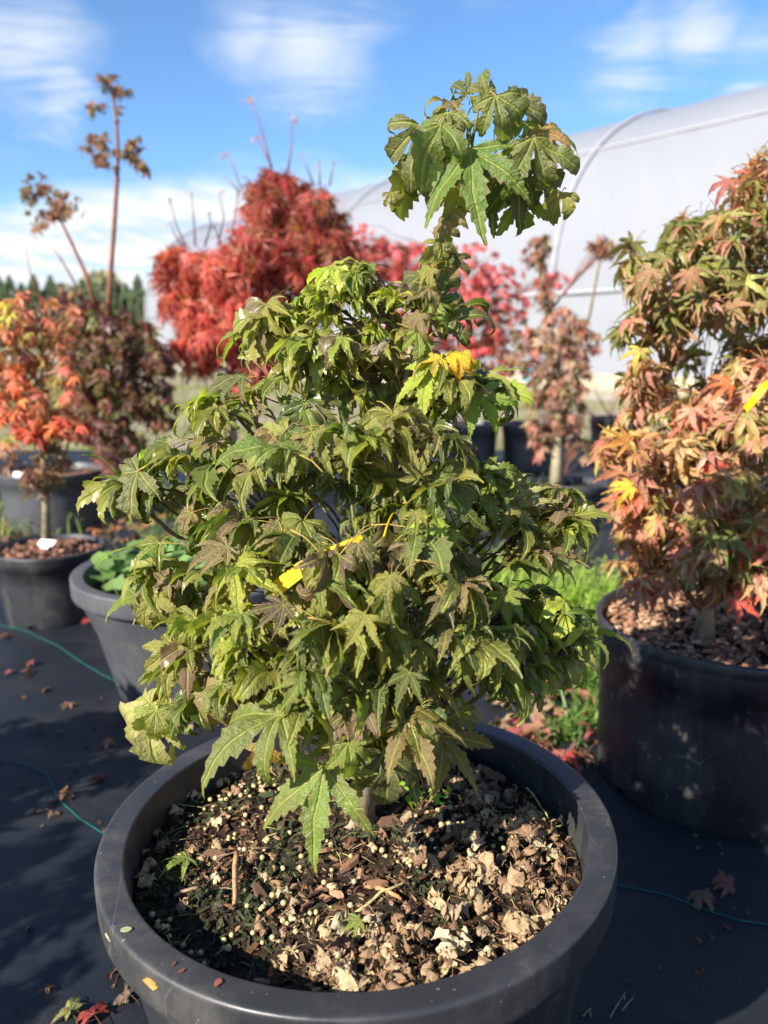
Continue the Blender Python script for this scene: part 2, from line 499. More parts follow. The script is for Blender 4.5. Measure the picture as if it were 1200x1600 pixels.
def leaf_shape(seed, angles, lengths, sinus=0.30, width=0.17, teeth=7, tooth=0.16, droop=0.5, curl=0.6, fold=0.25, crumple=0.02,
               petiole=0.45, K=3, mid=True, pet_drop=0.25, lobe_var=0.25, cup=0.0, twist=0.5, cf=2.2):
    """Palmate leaf, main lobe along +Y, size 1, base at the origin, upper side +Z. Returns verts, faces, mats, leafco."""
    rg = random.Random(seed)
    n = len(angles)
    A = [R_(a) + rg.uniform(-0.06, 0.06) for a in angles]
    L = [l * rg.uniform(0.9, 1.08) for l in lengths]
    dr = [droop + rg.uniform(-1, 1) * lobe_var for _ in range(n)]
    cu = [max(0, curl * rg.uniform(0.3, 1.6)) for _ in range(n)]
    side = [rg.uniform(-0.3, 0.3) for _ in range(n)]
    tw = [rg.gauss(0, twist) for _ in range(n)]
    ph = Vector((rg.uniform(0, 50), rg.uniform(0, 50), rg.uniform(0, 50)))

    def field(vals, th):
        if th <= A[0]: return vals[0]
        for i in range(n - 1):
            if th <= A[i + 1]:
                return lerp(vals[i], vals[i + 1], smooth((th - A[i]) / (A[i + 1] - A[i])))
        return vals[-1]

    def deform(x, y, lat, Ll, twz=0.0):
        r = math.hypot(x, y)
        th = math.atan2(x, y)
        d, c, sd = field(dr, th), field(cu, th), field(side, th)
        rho = z = 0.0
        steps = 8
        for k in range(steps):
            q = r * (k + 0.5) / steps
            phi = d * q * 1.4 + c * (q / max(Ll, 0.2)) ** 3 * 2.2
            rho += math.cos(phi) * r / steps
            z -= math.sin(phi) * r / steps
        th2 = th + sd * r * r
        z += fold * abs(lat) + cup * r * r + twz * lat
        p = Vector((x * cf, y * cf, 0)) + ph
        z += crumple * (mnoise.noise(p) + 0.6 * mnoise.noise(p * 2.7))
        return (rho * math.sin(th2) + crumple * 0.5 * mnoise.noise(p * 1.7 + Vector((9, 0, 0))), rho * math.cos(th2), z)

    vs, lc, fs = [], [], []
    gaps = [(A[i + 1] - A[i]) / 2 for i in range(n - 1)]
    first_gap = gaps[0] if gaps else 0.5
    M = teeth * 2 if teeth else 4
    for i in range(n):
        al = gaps[i - 1] if i > 0 else min(first_gap, 0.5)
        ar = gaps[i] if i < n - 1 else min(first_gap, 0.5)
        dirv = (math.sin(A[i]), math.cos(A[i]))
        per = (math.cos(A[i]), -math.sin(A[i]))
        sl = sinus * (0.9 if 0 < i else 0.55)
        sr = sinus * (0.9 if i < n - 1 else 0.55)
        a_s = (sl * math.cos(al) + sr * math.cos(ar)) / 2
        rows = []
        for k in range(1, K + 1):
            q = k / K
            rows.append((a_s * q, -sl * math.sin(al) * q, sl * math.cos(al) * q, sr * math.sin(ar) * q, sr * math.cos(ar) * q, 0.0))
        Wm = width * L[i] * rg.uniform(0.85, 1.15) + 0.02
        for k in range(1, M + 1):
            u = k / M
            wl0, wr0 = sl * math.sin(al), sr * math.sin(ar)
            pk = 0.28
            if u < pk:
                s_ = smooth(u / pk)
                wl, wr = lerp(wl0, max(Wm, wl0 * 0.8), s_), lerp(wr0, max(Wm, wr0 * 0.8), s_)
            else:
                g = 0.75 * (1 - ((u - pk) / (1 - pk))) ** 0.8 + 0.25 * (1 - ((u - pk) / (1 - pk))) ** 2
                wl, wr = max(Wm, wl0 * 0.8) * g, max(Wm, wr0 * 0.8) * g
            a = a_s + (L[i] - a_s) * u
            adv = 0.0
            if teeth and k < M:
                if k % 2:
                    wl *= 1 + tooth * rg.uniform(0.6, 1.4); wr *= 1 + tooth * rg.uniform(0.6, 1.4)
                    adv = 0.035
                else:
                    wl *= 1 - tooth * 0.8; wr *= 1 - tooth * 0.8
            rows.append((a, -wl, a + adv, wr, a + adv, 1.0))
        start = len(vs)
        vs.append(deform(0, 0, 0, L[i])); lc.append((0, 0, 0))
        prev = None
        for (a, wl, pl, wr, pr, isl) in rows:
            tip = wr < 1e-6
            pts = [(pl, wl, 1.0 if isl else 0.25)]
            if mid: pts.append(((pl + a) / 2, wl / 2, 0.4 * isl))
            pts.append((a, 0, 0))
            if mid: pts.append(((pr + a) / 2, wr / 2, 0.4 * isl))
            pts.append((pr, wr, 1.0 if isl else 0.25))
            if tip:
                pts = [(a, 0, 1.0)]
            idx = []
            for (along, lat, e) in pts:
                x = dirv[0] * along + per[0] * lat
                y = dirv[1] * along + per[1] * lat
                idx.append(len(vs))
                vs.append(deform(x, y, lat, L[i], tw[i] * smooth((along - a_s) / 0.35))); lc.append((along, lat, e))
            if prev is None:
                for j in range(len(idx) - 1):
                    fs.append((start, idx[j + 1], idx[j]))
            elif len(idx) == 1:
                for j in range(len(prev) - 1):
                    fs.append((prev[j], prev[j + 1], idx[0]))
            else:
                for j in range(len(idx) - 1):
                    fs.append((prev[j], prev[j + 1], idx[j + 1], idx[j]))
            prev = idx
    mb = MB()
    mb.add(vs, fs, 0, (1, 1, 1), lc)
    if petiole > 0:
        pts = [(0, 0.02, -0.006), (0, -petiole * 0.3, -0.012 - pet_drop * 0.06), (0.01, -petiole * 0.65, -pet_drop * 0.28), (0, -petiole, -pet_drop * 0.7)]
        mb.tube(pts, [0.008, 0.008, 0.009, 0.013], 4, 1)
    return mb


A5 = ([-92, -44, 0, 44, 92], [0.55, 0.88, 1.0, 0.88, 0.55])
A7 = ([-125, -80, -38, 0, 38, 80, 125], [0.34, 0.66, 0.92, 1.0, 0.92, 0.66, 0.34])


def leaf_set(name, mats, count, seed, **kw):
    out = []
    for i in range(count):
        k = dict(kw)
        k['droop'] = kw.get('droop', 0.5) * (0.6 + 0.8 * i / max(1, count - 1))
        ang = A7 if (i % 2 == 0 and kw.get('seven', True)) else A5
        k.pop('seven', None)
        if 'ang' in k: ang = k.pop('ang')
        out.append(leaf_shape(seed + i, ang[0], ang[1], **k))
    meshes = [b.mesh('%s_leaf' % name, mats) for b in out]
    return list(zip(meshes, out))


L_main = leaf_set('maple', [M_leaf, M_pet], 14, 100, droop=0.40, curl=0.9, fold=0.36, crumple=0.055, width=0.105, sinus=0.20, lobe_var=0.6, petiole=0.5, twist=0.8)
L_flat = leaf_set('open_maple', [M_leaf, M_pet], 5, 140, droop=0.18, curl=0.4, fold=0.25, crumple=0.04, width=0.115, sinus=0.215, lobe_var=0.3, petiole=0.22, twist=0.4)
L_curl = leaf_set('curled_maple', [M_leaf, M_pet], 10, 160, droop=0.75, curl=1.7, fold=0.5, crumple=0.06, width=0.115, sinus=0.24, lobe_var=0.6, petiole=0.45, twist=0.8)
L_right = leaf_set('autumn_maple', [M_leaf_r, M_pet], 10, 200, droop=0.6, curl=0.6, fold=0.35, crumple=0.05, width=0.075, sinus=0.19, teeth=4, mid=False, K=2, lobe_var=0.5, petiole=0.4, twist=0.7)
L_dry = leaf_set('dry_maple', [M_dry, M_dry], 10, 300, droop=1.0, curl=2.2, fold=0.5, crumple=0.20, cf=3.6, width=0.17, sinus=0.34, teeth=4, lobe_var=1.6, petiole=0.35, cup=0.3, twist=1.0)
L_fallen = leaf_set('fallen_maple', [M_dry, M_dry], 6, 330, droop=0.35, curl=0.5, fold=0.35, crumple=0.08, width=0.13, sinus=0.28, teeth=4, lobe_var=0.8, petiole=0.5)
L_far = leaf_set('small_maple', [M_leaf_far, M_pet], 8, 400, droop=0.35, curl=0.6, fold=0.3, crumple=0.05, width=0.10, sinus=0.22, teeth=0, mid=False, K=1, lobe_var=0.5, petiole=0.3)
L_crown = leaf_set('crown_maple', [M_leaf, M_pet], 12, 500, ang=([-84, -42, 0, 42, 84], [0.5, 0.82, 1.0, 0.82, 0.5]), droop=0.22, curl=2.6, fold=0.45, crumple=0.06, width=0.105, sinus=0.14, lobe_var=0.8, petiole=0.16, twist=0.9)
L_lace = leaf_set('lace_maple', [M_leaf_far, M_pet], 6, 430, droop=0.9, curl=0.5, fold=0.2, crumple=0.04, width=0.022, sinus=0.11, teeth=0, mid=False, K=1, petiole=0.3)


def frame(f, n):
    f = f.normalized()
    n = (n - f * n.dot(f))
    if n.length < 1e-4:
        n = Vector((0, 0, 1)) - f * f.z
    n.normalize()
    x = f.cross(n)
    m = Matrix((x, f, n)).transposed().to_4x4()
    return m


class Foliage:
    """leaf placements of one plant; the ones that show largest become parts, the rest one joined part"""
    def __init__(s):
        s.items = []

    def add(s, P, f, n, size, leafset, col, hero=False):
        M = Matrix.Translation(P) @ frame(f, n) @ Matrix.Scale(size, 4)
        s.items.append((M, leafset, col, hero))

    def finish(s, root, maxn=300, mats=None, small=None):
        inv = root.matrix_basis.inverted()
        def key(it):
            M, ls, col, hero = it
            p = M.translation
            d = (p - CAM).dot(FWD)
            u, v = (p - CAM).x / d * F, (p - CAM).dot(UP) / d * F
            inside = abs(u) < 640 and abs(v) < 840 and d > 0
            c = sum((i[0].translation for i in s.items), Vector()) / len(s.items)
            front = (c - p).dot((p - CAM).normalized())
            return (0 if hero else 1, 0 if inside else 1, -front - 0.3 * abs((p - c).x))
        items = sorted(s.items, key=key)
        for M, ls, col, hero in items[:maxn]:
            me, b = random.choice(ls)
            o = link('leaf', me, root)
            o.matrix_basis = inv @ M
            o.color = (*col, 1)
        rest = items[maxn:]
        if rest:
            mb = MB()
            for M, ls, col, hero in rest:
                me, b = random.choice(small or ls)
                mm = inv @ M
                mb.add([mm @ Vector(v) for v in b.v], b.f, list(b.m), col, b.lc)
            o = mb.build('foliage', mats, root)
            tag(o, kind='stuff')
        return root


def rv(s=1.0):
    return Vector((random.gauss(0, s), random.gauss(0, s), random.gauss(0, s)))


def pick(pal):
    """palette entry: (weight, colour) with a little variation"""
    tot = sum(w for w, c in pal)
    r = random.uniform(0, tot)
    for w, c in pal:
        r -= w
        if r <= 0:
            break
    k = random.uniform(0.75, 1.25)
    return tuple(max(0.0, x * k * random.uniform(0.92, 1.08)) for x in c)


def curve(a, b, sag=0.0, n=5, jit=0.0):
    a, b = Vector(a), Vector(b)
    out = []
    for i in range(n + 1):
        t = i / n
        p = a.lerp(b, t)
        p.z += sag * 4 * t * (1 - t)
        if 0 < i < n:
            p += rv(jit)
        out.append(p)
    return out


def spray(fol, mb, src, blobs_c, rad, ntuft, leaves, size, sets, pal, twig_r=0.0012, dip=(5, 60), bias=0.75, pet=0.5, axis=None, up=0.35, sag=0.02, wild=0.5):
    """tufts of leaves on twigs inside one ellipsoid; src is the point on the limb the twigs grow from"""
    cx = Vector(blobs_c)
    for _ in range(ntuft):
        d = rv().normalized()
        k = random.random() ** (1 - bias) if bias < 1 else 1
        T = cx + Vector((d.x * rad[0], d.y * rad[1], d.z * rad[2])) * (k if k > 0.25 else 0.25)
        if mb is not None:
            s0 = src.lerp(cx, random.uniform(0.1, 0.9)) if (src - cx).length > 1e-4 else src
            mb.tube(curve(s0, T, sag, 4, (T - s0).length * 0.03), [twig_r * q for q in (1.7, 1.5, 1.3, 1.1, 0.9)], 4, 0, (1, 1, 1), False)
        nl = random.randint(*leaves)
        for j in range(nl):
            o = (T - (axis if axis is not None else cx))
            o = Vector((o.x, o.y, o.z * 0.35))
            if o.length < 1e-4: o = rv()
            o.normalize()
            az = random.uniform(-1.3, 1.3)
            o = Matrix.Rotation(az, 3, 'Z') @ o
            dp = R_(random.uniform(*dip))
            hz = Vector((o.x, o.y, 0))
            if hz.length < 1e-4: hz = Vector((1, 0, 0))
            hz.normalize()
            f = hz * math.cos(dp) - Vector((0, 0, 1)) * math.sin(dp)
            n = Vector((0, 0, 1)) * up + hz * math.sin(dp) + Vector((0, 0, 1)) * math.cos(dp) + rv(wild)
            f = f + rv(0.25)
            sz = random.uniform(*size)
            fol.add(T + f * sz * (pet - 0.65), f, n, sz, random.choice(sets), pick(pal))


# ------------------------------------------------------------------ ground
def fab_h(x, y):
    p = Vector((x * 0.9, y * 2.0, 0.3))
    a = 0.013 * mnoise.noise(p * 1.3) + 0.010 * mnoise.noise(Vector((x * 1.5 + y * 2.2, y * 6 - x * 2.5, 4.0)))
    return 0.006 + max(-0.003, a * 0.8)


def build_ground():
    mb = MB()
    S = 900
    mb.add([(-S, -S, 0), (S, -S, 0), (S, S, 0), (-S, S, 0)], [(0, 1, 2, 3)])
    o = mb.build('ground', M_field, smooth=False)
    tag(o, kind='structure')
    mb = MB()
    xs = np.concatenate([np.linspace(-5.5, -1.6, 26)[:-1], np.linspace(-1.6, 1.6, 110), np.linspace(1.6, 5.5, 26)[1:]])
    ys = np.concatenate([np.linspace(-3.5, 0.2, 20)[:-1], np.linspace(0.2, 2.8, 110), np.linspace(2.8, 7.2, 40)[1:]])
    vs = [(x, y, fab_h(x, y)) for y in ys for x in xs]
    nx = len(xs)
    fs = [(j * nx + i, j * nx + i + 1, (j + 1) * nx + i + 1, (j + 1) * nx + i) for j in range(len(ys) - 1) for i in range(nx - 1)]
    mb.add(vs, fs)
    fab = mb.build('ground_fabric', M_fabric)
    tag(fab, kind='structure')
    # green marker threads woven into the fabric
    for pts in ([(-60, 1165), (0, 1190), (45, 1200), (75, 1214), (92, 1252), (125, 1282), (156, 1302), (300, 1380), (600, 1420), (850, 1375), (966, 1386), (1040, 1404), (1105, 1430), (1150, 1448), (1210, 1460), (1300, 1480)],
                [(-60, 960), (45, 992), (100, 1022), (160, 1058), (300, 1120)]):
        P = []
        for k in range(len(pts) - 1):
            for s in range(6):
                x = lerp(pts[k][0], pts[k + 1][0], s / 6); y = lerp(pts[k][1], pts[k + 1][1], s / 6)
                g = ground_at(x, y)
                P.append(Vector((g.x, g.y, fab_h(g.x, g.y) + 0.0015)))
        mb = MB()
        mb.tube(P, 0.0012, 4, 0)
        mb.build('green_thread', M_thread, fab)
    # strip of pale gravel along the greenhouse
    mb = MB()
    a, u, v = G0, GU, GV
    pts = [a + u * -30 - v * 2.6, a + u * 60 - v * 3.2, a + u * 60 - v * 0.05, a + u * -30 - v * 0.05]
    mb.add([(p.x, p.y, 0.004) for p in pts], [(0, 1, 2, 3)])
    o = mb.build('gravel_path', simple_material('pale_gravel', (0.42, 0.37, 0.30), 0.95, 0.1, 40, 0.35, bump=0.5, bump_d=0.01))
    tag(o, kind='structure')


# greenhouse frame: near eave line through G0 along GU, width along GV
G0 = ground_at(858, 603)
GA = R_(37.2)
GU = Vector((-math.sin(GA), math.cos(GA), 0))
GV = Vector((math.cos(GA), math.sin(GA), 0))


def build_greenhouse():
    root = empty('greenhouse', G0)
    tag(root, 'long white film covered greenhouse with a rounded roof behind the potted maples', 'greenhouse')
    W, H0, H1 = 9.0, 1.95, 6.2
    LA, LB = -12.0, 23.0
    def loc(l, w, h):
        return GU * l + GV * w + Vector((0, 0, h))
    def arch(q, off=0.0):
        # q 0..1 across the roof
        a = math.pi * (1 - q)
        c = math.cos(a); s = math.sin(a)
        return (W / 2 + (W / 2 + off) * c, H0 + (H1 - H0 + off) * s ** 0.9)
    mb = MB()
    nl, nq = 47, 40
    vs = []
    for i in range(nl + 1):
        l = lerp(LA, LB, i / nl)
        for j in range(nq + 1):
            w, h = arch(j / nq)
            # film dips a little between the hoops
            sagk = 0.02 * math.sin(math.pi * ((l - LA) / 1.5 % 1.0)) * math.sin(math.pi * j / nq)
            vs.append(loc(l, w, h - sagk))
    fs = [(i * (nq + 1) + j, i * (nq + 1) + j + 1, (i + 1) * (nq + 1) + j + 1, (i + 1) * (nq + 1) + j) for i in range(nl) for j in range(nq)]
    mb.add(vs, fs)
    mb.build('roof_film', M_film, root)
    for w in (0.0, W):
        mb = MB()
        vs = []
        for i in range(61):
            l = lerp(LA, LB, i / 60)
            for h in np.linspace(0.28, H0 - 0.03, 7):
                vs.append(loc(l, w + 0.02 * math.sin(h * 5 + l * 2.1), h))
        mb.add(vs, [(i * 7 + j, i * 7 + j + 1, (i + 1) * 7 + j + 1, (i + 1) * 7 + j) for i in range(60) for j in range(6)])
        mb.build('side_curtain', M_curtain, root)
        mb = MB()
        Mx = Matrix.Translation(loc((LA + LB) / 2, w - 0.03 if w == 0 else w + 0.03, 0.15)) @ Matrix.Rotation(GA, 4, 'Z')
        mb.box(Mx, 0.025, (LB - LA) / 2, 0.15)
        mb.build('base_board', M_board, root, smooth=False)
        mb = MB()
        mb.tube([loc(LA, w - (0.04 if w == 0 else -0.04), H0), loc(LB, w - (0.04 if w == 0 else -0.04), H0)], 0.035, 8)
        mb.build('eave_rail', M_pipe, root)
    for l in (-9.0, 0.0, 9.0, LB):
        mb = MB()
        pts = [loc(l, -0.045, 0.0), loc(l, -0.045, H0 * 0.6)] + [loc(l, *arch(q, 0.045)) for q in np.linspace(0, 1, 36)] + [loc(l, W + 0.045, H0 * 0.6), loc(l, W + 0.045, 0)]
        mb.tube(pts, 0.035, 6)
        mb.build('hoop', M_pipe, root)
    for q in (0.24,):
        w, h = arch(q, 0.02)
        mb = MB()
        mb.tube([loc(LA, w, h), loc(LB, w, h)], 0.022, 5)
        mb.build('purlin', M_pipe, root)
    for l in (LA, LB):
        mb = MB()
        pts = [(0, 0.0), *[arch(q) for q in np.linspace(0, 1, 30)], (W, 0.0)]
        mb.add([loc(l, w, h) for w, h in pts], [tuple(range(len(pts)))])
        ew = mb.build('end_wall', M_curtain, root, smooth=False)
        for w in (0.0, 3.0, 6.0, 9.0):
            mb = MB()
            mb.tube([loc(l + (0.03 if l > 0 else -0.03), w, 0), loc(l + (0.03 if l > 0 else -0.03), w, H0 + (0 if w in (0.0, 9.0) else 2.6))], 0.04, 5)
            mb.build('end_post', M_steel, ew)


build_ground()
build_greenhouse()


def build_treeline():
    variants = []
    for v in range(3):
        rg = random.Random(50 + v)
        tb = MB()
        tb.tube([(0, 0, 0), (0.05, 0, 4), (0, 0, 9.0)], [0.22, 0.15, 0.03], 6)
        cb = MB()
        for i in range(900):
            h = rg.random() ** 0.8
            z = 0.7 + h * 8.8
            r = (1 - h ** 1.5) ** 0.8 * 2.0 * (0.55 + 0.45 * rg.random()) * (1 + 0.18 * math.sin(z * 4.5))
            a = rg.uniform(0, 6.283)
            p = Vector((r * math.cos(a), r * math.sin(a), z))
            out = Vector((math.cos(a), math.sin(a), -0.35)).normalized()
            sd = Vector((-math.sin(a), math.cos(a), 0.1))
            l = rg.uniform(0.35, 0.75)
            k = rg.uniform(0.7, 1.35)
            tn = (k, k * rg.uniform(0.9, 1.1), k * 0.9)
            cb.add([p - out * l * 0.5 - sd * 0.14, p - out * l * 0.5 + sd * 0.14, p + out * l * 0.5 + Vector((0, 0, -0.12)), p + Vector((0, 0, 0.12))],
                   [(0, 1, 3), (1, 2, 3), (2, 0, 3)], 0, tn)
        variants.append((tb.mesh('conifer_trunk', M_twig), cb.mesh('conifer_crown', M_conifer, False)))
    rg = random.Random(3)
    i = 0
    for row in range(2):
        x = -66.0
        while x < -22:
            y = 112 + row * 6 + rg.uniform(-2, 2) + (x + 44) * 0.15
            r = empty('conifer_tree', (x, y, 0), rg.uniform(0, 6))
            sc = rg.uniform(0.84, 1.0) * (0.94 if row == 0 else 1.08)
            r.scale = (sc * 1.1, sc * 1.1, sc)
            tag(r, 'dark green conifer standing in the far treeline at the edge of the field', 'tree', 'conifers of the far treeline')
            tr, cr = variants[i % 3]
            o = link('trunk', tr, r); o = link('crown', cr, r)
            kk = rg.uniform(0.85, 1.25)
            o.color = (kk, kk * rg.uniform(0.95, 1.1), kk * rg.uniform(0.8, 1.1), 1)
            i += 1
            x += rg.uniform(1.1, 1.9)
    # one pale broad-leaved crown among them
    r = empty('broadleaf_tree', (-40.5, 121, 0))
    tag(r, 'pale olive broad rounded tree rising above the dark conifers', 'tree')
    tb = MB(); tb.tube([(0, 0, 0), (0.1, 0, 5), (0, 0, 9)], [0.3, 0.22, 0.05], 6)
    for q in range(5):
        a = q * 1.3
        tb.tube([(0, 0, 4 + q * 0.5), (1.6 * math.cos(a), 1.6 * math.sin(a), 7.4 + q * 0.3)], [0.12, 0.03], 5)
    tb.build('trunk', M_twig, r)
    cb = MB()
    for _ in range(1300):
        d = rv().normalized() * (0.45 + 0.55 * rg.random())
        p = Vector((d.x * 3.4, d.y * 3, 8.3 + d.z * 2.7))
        k = rg.uniform(0.8, 1.4)
        a, b = rv().normalized() * 0.3, rv().normalized() * 0.3
        cb.add([p - a, p + b, p + a, p - b], [(0, 1, 2, 3)], 0, (2.7 * k, 2.0 * k, 1.6 * k))
    cb.build('crown', M_conifer, r, False)


build_treeline()


# ------------------------------------------------------------------ pots
def soil_mesh(mb, R, z, seed, amp=0.010, rings=16, seg=72):
    vs = [(0, 0, z)]
    for j in range(1, rings + 1):
        r = R * j / rings
        for k in range(seg):
            a = 2 * math.pi * k / seg
            x, y = r * math.cos(a), r * math.sin(a)
            vs.append((x, y, z + soil_bump(x, y, seed, amp)))
    fs = [(0, 1 + k, 1 + (k + 1) % seg) for k in range(seg)]
    for j in range(rings - 1):
        b, c = 1 + j * seg, 1 + (j + 1) * seg
        for k in range(seg):
            k2 = (k + 1) % seg
            fs.append((b + k, c + k, c + k2, b + k2))
    mb.add(vs, fs)


def soil_bump(x, y, seed, amp):
    p = Vector((x * 14, y * 14, seed * 3.3))
    return amp * (mnoise.noise(p) + 0.7 * mnoise.noise(p * 2.7) + 0.35 * mnoise.noise(p * 6.1))


def make_pot(name, loc, R, H, label, thick=True, base_k=0.78, group=None, color=(1, 1, 1), notch=(), fill=0.055, seg=72, cat='plant pot', tilt=None, soil=True, wob=0.0):
    root = empty(name, loc)
    tag(root, label, cat, group)
    if tilt:
        root.rotation_euler = tilt
    t = 0.035 * R / 0.3
    mb = MB()
    Rb = R * base_k
    wall_top = R * 0.945 if thick else R * 0.975
    inner = R - 0.0318 * R / 0.3 if thick else R - 0.010
    nh = 0.022
    prof = [(Rb * 0.2, 0.012), (Rb * 0.93, 0.012), (Rb * 0.985, 0.0), (Rb, 0.004), (lerp(Rb, wall_top, nh / H), nh)]
    prof += [(lerp(Rb, wall_top, q), H * q) for q in (0.3, 0.6)]
    if not thick:
        prof += [(lerp(Rb, wall_top, 0.80), H * 0.80), (lerp(Rb, wall_top, 0.80) + 0.004, H * 0.806), (lerp(Rb, wall_top, 0.93) + 0.004, H * 0.93)]
    prof += [(wall_top, H - 0.05 * R / 0.3)] if thick else []
    nseg = []
    for a in notch:
        nseg += [int(round(a / 360 * seg)) % seg, (int(round(a / 360 * seg)) + 1) % seg]
    mb.lathe(prof, seg, 0, (lambda j, k: j in (2, 3) and k in nseg) if notch else None, wob=wob)
    b = mb.build('pot_wall', M_plastic, root); b.color = (*color, 1)
    mb = MB()
    iz = H - fill - 0.03
    ib = inner - 0.010 * R / 0.3
    if thick:
        rim = [(wall_top - 0.001, H - 0.052 * R / 0.3), (R * 0.99, H - 0.047 * R / 0.3), (R * 0.997, H - 0.044 * R / 0.3), (R * 0.999, H - 0.036 * R / 0.3), (R, H - 0.0065), (R - 0.0002, H - 0.0035), (R - 0.0012, H - 0.0012), (R - 0.0032, H - 0.0001), (R - 0.006, H), (inner + 0.0035, H - 0.0006), (inner + 0.0012, H - 0.0009), (inner + 0.0001, H - 0.0022), (inner - 0.0003, H - 0.0045), (ib + 0.004, iz + 0.02), (ib, iz)]
    else:
        rim = [(lerp(Rb, wall_top, 0.93) + 0.004, H * 0.93 - 0.0005), (R * 0.988, H * 0.935), (R, H * 0.95), (R, H - 0.006), (R * 0.993, H - 0.001), (inner + 0.002, H), (inner, H - 0.004), (ib, iz)]
    mb.lathe(rim, seg, 0, wob=wob)
    b = mb.build('rim', M_plastic, root); b.color = (*color, 1)
    if notch:
        mb = MB()
        mb.lathe([(Rb * 0.955, 0.013), (Rb * 0.965, nh + 0.02)], seg, 0)
        mb.build('root_ball', M_soil, root)
    if soil:
        mb = MB()
        soil_mesh(mb, ib + 0.003, H - fill, 3.0 + R, 0.010 * R / 0.3)
        mb.build('soil', M_soil, root)
    return root


POT = Vector((-0.021, 0.872, 0.0))
PR, PH = 0.2965, 0.40
FILL = 0.050
main_pot = make_pot('nursery_pot', POT, PR, PH, 'big charcoal plastic pot with a broad flat rim, holding the green maple in front', True, 0.76, fill=FILL, seg=128, tilt=(0, R_(-1.4), 0))
main_pot.matrix_basis = Matrix.LocRotScale(main_pot.location, main_pot.rotation_euler, main_pot.scale)

RP = Vector((0.761, 1.674, 0))
right_pot = make_pot('nursery_pot', RP, 0.295, 0.368, 'black pot with a thin rolled rim, holding the rust and orange maple', False, 0.93, notch=(200, 283), fill=0.035, color=(0.5, 0.5, 0.56), seg=96, wob=0.006)
PA = Vector((-0.50, 2.08, 0))
pot_weedy = make_pot('nursery_pot', PA, 0.31, 0.369, 'grey faded pot with a thick rim, full of leafy weeds, behind the big front pot', True, 0.64, color=(2.6, 2.55, 2.5), fill=0.05)
PB = Vector((-1.157, 2.74, 0))
pot_small = make_pot('nursery_pot', PB, 0.184, 0.258, 'small black pot with a white tag on its soil, below the orange red maple', False, 0.86, color=(0.8, 0.8, 0.82), notch=(262,), fill=0.022)
PC = Vector((-1.736, 4.2, 0))
pot_purple = make_pot('nursery_pot', PC, 0.26, 0.30, 'grey pot behind the small black pot, holding the dark purple maple', False, 0.86, color=(2.6, 2.55, 2.5), fill=0.03)
back_pots = []
for (x, y, Rr, Hh, colk, lab, nm) in (
        (732, 742, 0.215, 0.36, 1.7, 'left one of two grey pots behind the green maple, under the pink maple', 'nursery_pot'),
        (828, 742, 0.225, 0.36, 1.5, 'right one of two grey pots behind the green maple, beside the brown weeping maple', 'nursery_pot'),
        (890, 838, 0.175, 0.25, 1.5, 'small black pot holding the brown weeping maple on its pale trunk', 'nursery_pot'),
        (965, 712, 0.26, 0.30, 1.2, 'dark pot with bare red stems, behind the brown weeping maple', 'nursery_pot'),
        (372, 815, 0.28, 0.34, 2.0, 'grey pot holding the bright red lace leaved weeping maple', 'nursery_pot'),
        (1262, 1010, 0.26, 0.34, 0.9, 'dark pot mostly hidden at the picture edge behind the rust coloured maple', 'nursery_pot')):
    g = ground_at(x, y)
    g.y += Rr * 0.9; g.x *= (g.y) / (g.y - Rr * 0.9)
    back_pots.append((make_pot(nm, (g.x, g.y, 0), Rr, Hh, lab, False, 0.86, color=(colk,) * 3, fill=0.03, seg=48), g))


# ------------------------------------------------------------------ main maple
MAIN_PAL = [(4.5, (0.175, 0.200, 0.036)), (3.2, (0.115, 0.150, 0.032)), (4, (0.24, 0.232, 0.055)), (1.8, (0.22, 0.17, 0.07)), (1.3, (0.18, 0.125, 0.078)), (2.3, (0.29, 0.33, 0.045)), (3, (0.070, 0.105, 0.028))]
YG = (0.34, 0.42, 0.045)


